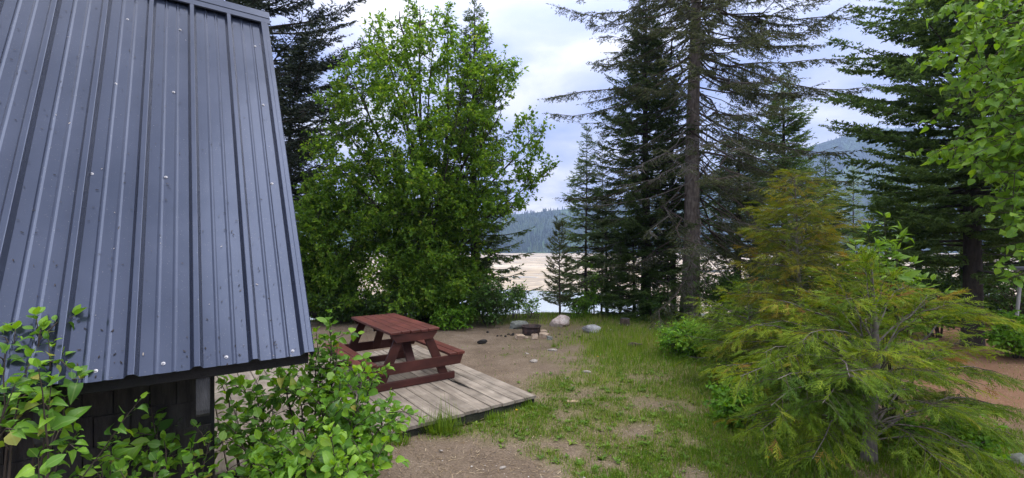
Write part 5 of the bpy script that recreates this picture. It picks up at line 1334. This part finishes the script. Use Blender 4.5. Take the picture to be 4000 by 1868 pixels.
# ================================================================== NEAR SHRUBS (leaves as parts)
def shoots(name, label, base, tips, seed, lf, key, mo, mj, cat='shrub', bark=None, side=4, per=0.030, shape={}, spread=.45, sr=.011, nobj=290, leafstart=.35, side_l=.30, hang=.25, cell=14, arch=.25, group=None):
    """a shrub of arching shoots that end at the points `tips`, with side twigs and alternate leaves"""
    r = np.random.RandomState(seed); base = np.asarray(base, float)
    root = thing(name, label, cat, tuple(base), 0, group)
    lines, LP, LD, LS, LT = [], [], [], [], []
    def put(pts, q0, q1, sp, tb):
        Lg = np.linalg.norm(np.diff(pts, axis=0), axis=1).sum(); n = max(2, int(Lg * (q1 - q0) / sp)); s = np.linspace(0, 1, len(pts))
        for i in range(n):
            q = q0 + (q1 - q0) * (i + r.rand() * .6) / n
            p = np.array([np.interp(q, s, pts[:, k]) for k in range(3)]); tg = norm(np.array([np.interp(q, s, np.gradient(pts[:, k])) for k in range(3)]))
            sd_ = norm(np.cross(tg, [0, 0, 1.0]) + 1e-4); nn = np.cross(sd_, tg); a_ = i * 2.4 + r.normal(0, .5)
            rad = sd_ * math.cos(a_) + nn * math.sin(a_) * .7
            d = norm(tg * .5 + rad * .9 + np.array([0, 0, -hang * r.uniform(0, 1.4)]))
            LP.append(p + d * lf * .22); LD.append(d); LS.append(lf * r.uniform(.38, 1.2) * (1 - .35 * max(0, (q - .8) / .2))); LT.append(tb + .25 * q + r.normal(0, .2))
        for k in range(3):                          # the young cluster at the tip
            d = norm(pts[-1] - pts[-2] + rnd_dirs(1, r)[0] * .8 * np.linalg.norm(pts[-1] - pts[-2]) + np.array([0, 0, .02])); LP.append(pts[-1] + d * lf * .1); LD.append(d); LS.append(lf * r.uniform(.4, .7)); LT.append(tb + .45)
    for tp in tips:
        tp = np.asarray(tp, float) - base
        st = np.array([tp[0] * spread * r.uniform(.6, 1.1) + r.uniform(-.08, .08), tp[1] * spread * r.uniform(.6, 1.1) + r.uniform(-.08, .08), 0.0])
        st[2] = float(hz(st[0] + base[0], st[1] + base[1])) - base[2] - .03
        m = 9; s = np.linspace(0, 1, m)
        pts = st + (tp - st) * s[:, None] + np.array([0, 0, 1.0]) * (arch * np.linalg.norm(tp - st) * .5 * np.sin(s * PI))[:, None] + np.cumsum(r.normal(0, .012, (m, 3)), 0) * (s * (1 - s) * 4)[:, None]
        lines.append((pts, sr * (1.05 - .85 * s)))
        tb = .28 + r.normal(0, .08)
        put(pts, leafstart, 1, per, tb)
        for k in range(side):
            q = r.uniform(max(.25, leafstart - .1), .92); p = np.array([np.interp(q, s, pts[:, i]) for i in range(3)]); tg = norm(tp - st)
            d = norm(tg * .6 + rnd_dirs(1, r)[0] * .9 + np.array([0, 0, .1])); l = side_l * r.uniform(.5, 1.15)
            if (p + d * l + base)[2] < .12: d[2] = abs(d[2])
            sp_ = np.array([p, p + d * l * .5 + [0, 0, .02], p + d * l + [0, 0, -.02]]); lines.append((sp_, [.004, .003, .0015])); put(sp_, .15, 1, per, tb)
    V, F = tubes(lines, 6); np_obj('stem', V, F, bark or M['twig'], root, smooth_=True, kind='stuff')
    LP, LD, LS, LT = np.array(LP), np.array(LD), np.array(LS), np.clip(np.array(LT), 0, 1)
    R = frames(LD, norm(rnd_dirs(len(LP), r) * .7 + np.array([0, 0, 1.0]) + np.array([0, -.35, 0])))
    leafy(root, LP, R, LS, LT, key, mo, mj, nobj, shape, cell)
    return root

T1 = [(1285, 1285, 4.3), (1250, 1350, 4.25), (1320, 1350, 4.3), (1255, 1420, 4.2), (1235, 1300, 4.35), (865, 1500, 3.95), (930, 1490, 3.9), (1000, 1530, 3.8), (1110, 1480, 4.0), (1180, 1500, 3.9), (1260, 1560, 3.7), (1330, 1470, 3.9), (1390, 1460, 4.0),
      (1455, 1480, 3.9), (1530, 1545, 3.8), (1545, 1610, 3.8), (1500, 1650, 3.6), (1420, 1570, 3.7), (1380, 1700, 3.4), (1290, 1660, 3.5), (1240, 1760, 3.3), (1150, 1660, 3.5), (1060, 1650, 3.7), (900, 1650, 3.7),
      (930, 1740, 3.4), (1010, 1760, 3.25), (1110, 1790, 3.1), (1200, 1830, 3.05), (1340, 1800, 3.1), (1440, 1760, 3.3), (1500, 1730, 3.5), (1470, 1830, 3.3), (1400, 1860, 3.1), (1280, 1880, 2.95), (1090, 1890, 2.9), (960, 1860, 3.0), (1360, 1600, 3.6), (1420, 1660, 3.5)]
shoots('shrub', 'bright green honeysuckle-like shrub growing over the near edge of the deck', (-1.75, 3.85, 0.0), [P3(*t) for t in T1], 501, .094, 'oval', M['shrubleaf'], M['shrub'], side=6, per=.030, sr=.012, spread=.62, cell=16)
T2 = [(590, 1580, 3.0), (625, 1640, 2.95), (545, 1690, 2.9), (640, 1720, 2.85), (700, 1650, 3.1), (770, 1650, 3.2), (820, 1720, 3.1), (745, 1760, 2.9), (425, 1750, 2.6), (395, 1810, 2.5), (470, 1840, 2.5), (600, 1850, 2.55), (740, 1850, 2.7), (840, 1830, 2.8)]
shoots('shrub', 'upright leafy shrub in front of the dark cabin wall under the eave', (-2.05, 2.72, 0.0), [P3(*t) for t in T2], 502, .086, 'oval', M['shrubleaf'], M['shrub'], side=2, per=.036, sr=.009, spread=.7, leafstart=.62, side_l=.22, cell=20)
T3 = [(140, 1235, 2.45), (60, 1290, 2.4), (190, 1330, 2.4), (245, 1400, 2.45), (20, 1380, 2.2), (120, 1400, 2.3), (200, 1500, 2.3), (60, 1500, 2.1), (150, 1440, 2.2), (-60, 1330, 2.3), (150, 1790, 1.95)]
shoots('shrub', 'tall leafy shrub rising against the lower corner of the metal roof', (-2.55, 2.2, 0.0), [P3(*t) for t in T3], 503, .088, 'oval', M['shrubleaf'], M['shrub'], side=2, per=.036, sr=.009, spread=.75, leafstart=.66, side_l=.2, cell=24)
# the arching spray across the dark wall
shoots('shrub', 'single long arching spray of leaves across the dark wall below the eave', (-2.75, 2.25, 0.0), [P3(548, 1560, 2.55), P3(300, 1690, 2.35)], 504, .075, 'oval', M['shrubleaf'], M['shrub'], side=2, per=.030, sr=.008, spread=.05, leafstart=.55, side_l=.16, cell=16, arch=.10, nobj=80)
# sapling with large bright leaves between the cedars
b = onground(3480, 1640)
shoots('sapling', 'slim sapling with big pointed pale green leaves rising between the two tall cedars', b, [P3(*t) for t in [(3455, 850, 5.5), (3390, 900, 5.4), (3340, 960, 5.4), (3520, 900, 5.5), (3430, 960, 5.3), (3500, 980, 5.3), (3560, 1030, 5.4), (3380, 1010, 5.3), (3640, 1100, 5.3), (3560, 1120, 5.2), (3480, 1080, 5.2), (3690, 1150, 5.3)]], 505, .17, 'pointed', M['poplarleaf'], M['poplar'],
       side=3, per=.045, shape={'wid': .46, 'tip': 1.0}, spread=.1, sr=.010, leafstart=.62, side_l=.26, arch=.05, nobj=220, cell=12)
b = onground(2830, 1505)
shoots('sapling', 'small broad-leaved seedling at the left foot of the yellow-green cedar bush', b, [P3(*t) for t in [(2790, 1450, 6.3), (2830, 1430, 6.4), (2870, 1480, 6.2)]], 506, .10, 'pointed', M['poplarleaf'], M['poplar'], side=1, per=.05, shape={'wid': .46, 'tip': 1.0}, spread=.1, sr=.006, leafstart=.3, side_l=.12, nobj=60, cell=8)

# poplar whose boughs hang in from the right
pb = np.array([7.1, 5.1, 0.0])
pop = thing('poplar_tree', 'bright green poplar boughs hanging into view beside the broad fir', 'tree', tuple(pb))
r = np.random.RandomState(71)
V, F = tubes([(np.array([[0, 0, -.1], [-.05, .02, 1.5], [.03, 0, 3.2], [0, .05, 5.2], [.05, 0, 7.0]]), [.15, .13, .11, .08, .04])], 10); np_obj('trunk', V, F, M['bark'], pop, smooth_=True)
limbs = []; LP, LD, LS, LT = [], [], [], []
targets = [(3700, 30, 5.0), (3780, 110, 4.9), (3680, 245, 5.1), (3760, 320, 4.8), (3690, 430, 5.2), (3740, 540, 5.0), (3700, 590, 5.2), (3800, 640, 4.8), (3860, 20, 4.6), (3880, 220, 4.6), (3900, 420, 4.6), (3920, 560, 4.5), (3990, 120, 4.3), (3990, 330, 4.3), (3990, 500, 4.3), (3830, 420, 5.3),
           (3850, 640, 4.9), (3960, 680, 4.6), (3890, 800, 4.7), (3960, 870, 4.6), (3940, 760, 4.8), (3900, 640, 5.0), (3960, 1090, 4.7), (3990, 980, 4.6), (3750, 200, 5.4), (3850, 120, 5.4), (3820, 300, 5.5), (3920, 300, 5.0), (4050, 600, 4.4), (4060, 200, 4.3)]
for px, py, Z in targets:
    tp = P3(px, py, Z) - pb; z0 = np.clip(tp[2] + r.uniform(-.9, .1), .9, 6.6)
    if py > 860: z0 = 1.6
    s = np.linspace(0, 1, 8); p0 = np.array([0, 0, z0])
    pts = p0 + (tp - p0) * s[:, None] + np.array([0, 0, 1.0]) * (0.35 * np.sin(s * PI) * np.linalg.norm(tp) * .4)[:, None] + np.cumsum(r.normal(0, .02, (8, 3)), 0) * (s * (1 - s) * 4)[:, None]
    limbs.append((pts, .022 * (1.05 - .9 * s)))
    twl_ = [(pts[3:], .35)]
    for k in range(16):
        q = r.uniform(.35, 1); p = np.array([np.interp(q, s, pts[:, i]) for i in range(3)]); d = norm(norm(tp - p0) * .5 + rnd_dirs(1, r)[0] * .8 + np.array([0, 0, -.3])); l = r.uniform(.2, .5)
        sp_ = np.array([p, p + d * l * .5, p + d * l + [0, 0, -.1 * l]]); limbs.append((sp_, [.004, .003, .0015])); twl_.append((sp_, .1))
    for sp_, q0 in twl_:
        Lg = np.linalg.norm(sp_[-1] - sp_[0]); n = max(2, int(Lg / .045)); sq = np.linspace(0, 1, len(sp_))
        for i in range(n):
            q = q0 + (1 - q0) * (i + r.rand()) / n; p = np.array([np.interp(q, sq, sp_[:, k]) for k in range(3)])
            d = norm(rnd_dirs(1, r)[0] * .7 + np.array([-.15, -.1, -.55])); LP.append(p + d * .02); LD.append(d); LS.append(.085 * r.uniform(.6, 1.2)); LT.append(.5 + r.normal(0, .2))
V, F = tubes(limbs, 5); np_obj('limb', V, F, M['twig'], pop, kind='stuff')
LP, LD, LS, LT = np.array(LP), np.array(LD), np.array(LS), np.clip(np.array(LT), 0, 1)
R = frames(LD, norm(rnd_dirs(len(LP), r) * .8 + np.array([0, -.8, .5])))
leafy(pop, LP, R, LS, LT, 'round', M['poplarleaf'], M['poplar'], 300, {'wid': .80, 'tip': .8}, 18)

# ================================================================== GROUND COVER
BLADE = (np.array([[0, .5, 0], [0, -.5, 0], [.55, .36, .0], [.55, -.36, .0], [1.0, 0, -.16]]), np.array([[0, 1, 3], [0, 3, 2], [2, 3, 4]]))
def sample_ground(n, ymin=3.6, ymax=14.2, pw=1.6, xr=(-0.75, 1.25)):
    y = (ymin ** (1 - pw) + RS.rand(n) * (ymax ** (1 - pw) - ymin ** (1 - pw))) ** (1 / (1 - pw))
    x = y * RS.uniform(xr[0], xr[1], n)
    ok = ~in_deck(x, y, -.02)
    return x[ok], y[ok]
def on(x, y): return np.stack([x, y, ground_z(x, y)], -1)
x, y = sample_ground(245000)
d = turf_density(x, y)
k = RS.rand(len(x)) < d ** 1.25 * .9
x, y, d = x[k], y[k], d[k]; N = len(x)
lush = np.clip(np.exp(-(((x - 2.6) / 1.5) ** 2 + ((y - 9.9) / 2.0) ** 2)) * 1.1 + np.exp(-((y - 13.2) / .6) ** 2), 0, 1)
h = (.035 + .05 * RS.rand(N)) * (.6 + .6 * d) + lush * RS.uniform(.02, .15, N)
lean_ = RS.uniform(.25, 1.1, N) * (1 - .55 * lush); a_ = RS.uniform(0, 2 * PI, N)
dd = norm(np.stack([np.cos(a_) * lean_, np.sin(a_) * lean_, np.ones(N)], -1))
R = frames(dd, norm(np.stack([np.cos(a_), np.sin(a_), np.zeros(N)], -1) + RS.normal(0, .2, (N, 3))))
S = np.stack([h, .0045 + .004 * RS.rand(N) + .003 * (y > 8), h], -1)
tint = np.clip(.40 + .25 * lush + (vnoise(x, y, .5, 71) - .5) * .5 + RS.normal(0, .14, N) + (RS.rand(N) < .16 * (1 - lush)) * .45, 0, 1)
V, F, T = scatter(BLADE[0], BLADE[1], on(x, y), R, S, tint)
np_obj('grass', V, F, M['grass'], tint=T, kind='stuff')
# low broad-leaved weeds: rosettes
x, y = sample_ground(5200, 3.6, 10.5, 1.4, (-.45, .9))
d = turf_density(x, y); v_ = -x * SU + y * CU
k = RS.rand(len(x)) < d * .62; x, y = x[k], y[k]; n = len(x)
cnt = RS.randint(5, 11, n); idx = np.repeat(np.arange(n), cnt); N = len(idx)
a_ = RS.uniform(0, 2 * PI, N); e_ = RS.uniform(.1, .9, N)
ld = norm(np.stack([np.cos(a_), np.sin(a_), e_], -1)); sz = RS.uniform(.025, .075, n)[idx] * RS.uniform(.7, 1.2, N)
Pn = on(x, y)[idx] + np.array([0, 0, .008])
V, F, T = scatter(LEAF2[0] * [1, .62, 1], LEAF2[1], Pn, frames(ld, np.tile([0, 0, 1.0], (N, 1)) + RS.normal(0, .2, (N, 3))), sz, np.clip(RS.normal(.5, .2, n)[idx] + RS.normal(0, .1, N), 0, 1))
np_obj('weeds', V, F, M['weed'], tint=T, kind='stuff')
# dry straw, needles and leaf litter
x, y = sample_ground(52000, 3.5, 12.5, 1.5)
dens_ = .35 + .5 * turf_density(x, y) + .4 * red_litter(x, y); k = RS.rand(len(x)) < dens_ * .8; x, y = x[k], y[k]; N = len(x)
a_ = RS.uniform(0, 2 * PI, N); dd = norm(np.stack([np.cos(a_), np.sin(a_), RS.normal(0, .15, N)], -1))
S = np.stack([RS.uniform(.015, .065, N), RS.uniform(.002, .007, N), np.ones(N) * .03], -1)
V, F, T = scatter(np.array([[-.5, .5, .0], [-.5, -.5, 0], [.5, -.4, .1], [.5, .4, .1]]), np.array([[0, 1, 2], [0, 2, 3]]), on(x, y) + np.array([0, 0, .006]), frames(dd, np.tile([0, 0, 1.0], (N, 1)) + RS.normal(0, .25, (N, 3))), S, RS.rand(N))
np_obj('litter', V, F, M['thatch'], tint=T, kind='stuff')
# gravel
x, y = sample_ground(10000, 3.5, 11.5, 1.7, (-.7, 1.1)); N = len(x)
OC = (np.array([[1, 0, 0], [-1, 0, 0], [0, 1, 0], [0, -1, 0], [.1, .1, .8], [0, 0, -.8]]) * .5, np.array([[0, 2, 4], [2, 1, 4], [1, 3, 4], [3, 0, 4], [2, 0, 5], [1, 2, 5], [3, 1, 5], [0, 3, 5]]))
sz = np.minimum(.003 + RS.exponential(.0042, N), .022)
a_ = RS.uniform(0, 2 * PI, N); R = frames(np.stack([np.cos(a_), np.sin(a_), RS.normal(0, .2, N)], -1), np.tile([0, 0, 1.0], (N, 1)))
V, F, T = scatter(OC[0], OC[1], on(x, y) + np.array([0, 0, .002]), R, np.stack([sz * 1.3, sz, sz * .7], -1), np.clip(RS.rand(N) ** 1.3 * .9 + (RS.rand(N) < .03) * .4, 0, 1))
np_obj('gravel', V, F, M['gravel'], tint=T, kind='stuff')
# single clumps
def tuft(label, px, py, n, h0, h1, rad, seed, wd=.006, zoff=0.0):
    p = onground(px, py); r = np.random.RandomState(seed)
    a_ = r.uniform(0, 2 * PI, n); q = r.rand(n) ** .7 * rad; lean_ = .12 + .9 * q / rad * r.rand(n)
    Pn = np.stack([p[0] + np.cos(a_) * q * 1.4, p[1] + np.sin(a_) * q * .6, np.full(n, p[2] - .01 + zoff)], -1)
    dd = norm(np.stack([np.cos(a_) * lean_, np.sin(a_) * lean_, np.ones(n)], -1))
    h = r.uniform(h0, h1, n) * np.where(r.rand(n) < .12, 1.7, 1)
    V, F, T = scatter(BLADE[0] * [1, 1, 2.2], BLADE[1], Pn, frames(dd, np.stack([np.cos(a_), np.sin(a_), np.zeros(n)], -1)), np.stack([h, np.full(n, wd), h], -1), np.clip(r.normal(.45, .15, n), 0, 1))
    o = np_obj('grass_tuft', V, F, M['grass'], tint=T, loc=p); return tag(o, label, 'grass tuft')
tuft('tall fresh tuft of grass growing against the front edge of the deck', 1722, 1690, 330, .12, .26, .16, 1)
tuft('small leafy weed clump at the deck corner nearest the lawn', 2060, 1590, 60, .06, .15, .07, 2, .014)
tuft('weed clump under the middle of the front edge of the deck', 1930, 1640, 70, .06, .13, .08, 3, .012)
tuft('weed clump at the deck edge beside the big leafy shrub', 1560, 1740, 80, .06, .14, .10, 4, .012)
tuft('short isolated grass tuft on the dirt before the fire ring', 2162, 1352, 50, .06, .12, .05, 5)
tuft('low grass mat on the bare dirt right of the deck', 1972, 1388, 120, .02, .05, .13, 6)
tuft('tall thin grass blades at the foot of the yellow-green cedar bush', 3230, 1855, 90, .15, .34, .14, 7)
tuft('dark grass clump under the right boughs of the yellow-green cedar bush', 3700, 1850, 110, .10, .22, .2, 8)
def flower(label, px, py, h, rad, mat, stem, group=None):
    p = onground(px, py); f = thing('flower', label, 'flower', tuple(p), 0, group)
    V, F = tubes([(np.array([[0, 0, 0], [.004, 0, h * .6], [0, 0, h]]), [.0022] * 3)], 5); np_obj('stem', V, F, stem, f, tint=np.full(len(V), .5))
    n = 26; a_ = np.arange(n) * 2.399; ld = norm(np.stack([np.cos(a_), np.sin(a_), .25 + .9 * (np.arange(n) % 3) / 2], -1))
    V, F, T = scatter(LEAF1[0] * [1, .6, 1], LEAF1[1], np.tile([0, 0, h], (n, 1)), frames(ld, np.tile([0, 0, 1.0], (n, 1))), np.full(n, rad), np.full(n, .5)); np_obj('petals', V, F, mat, f)
flower('yellow dandelion in the weeds left of the cedar bush trunk', 2996, 1826, .07, .024, M['yellow'], M['weed'])
for px, py in [(2386, 1318), (2452, 1300), (2420, 1290), (2560, 1290), (2586, 1300), (2540, 1318), (2600, 1330), (2640, 1345)]:
    flower('tiny white flower head in the long grass by the grey boulder and stump', px, py, .16, .016, M['white'], M['weed'], 'white flowers in the long grass')
for px, py in [(2335, 1405), (2018, 1618)]:
    flower('small yellow flower low in the lawn before the deck corner', px, py, .05, .018, M['yellow'], M['weed'], 'yellow flowers in the lawn')
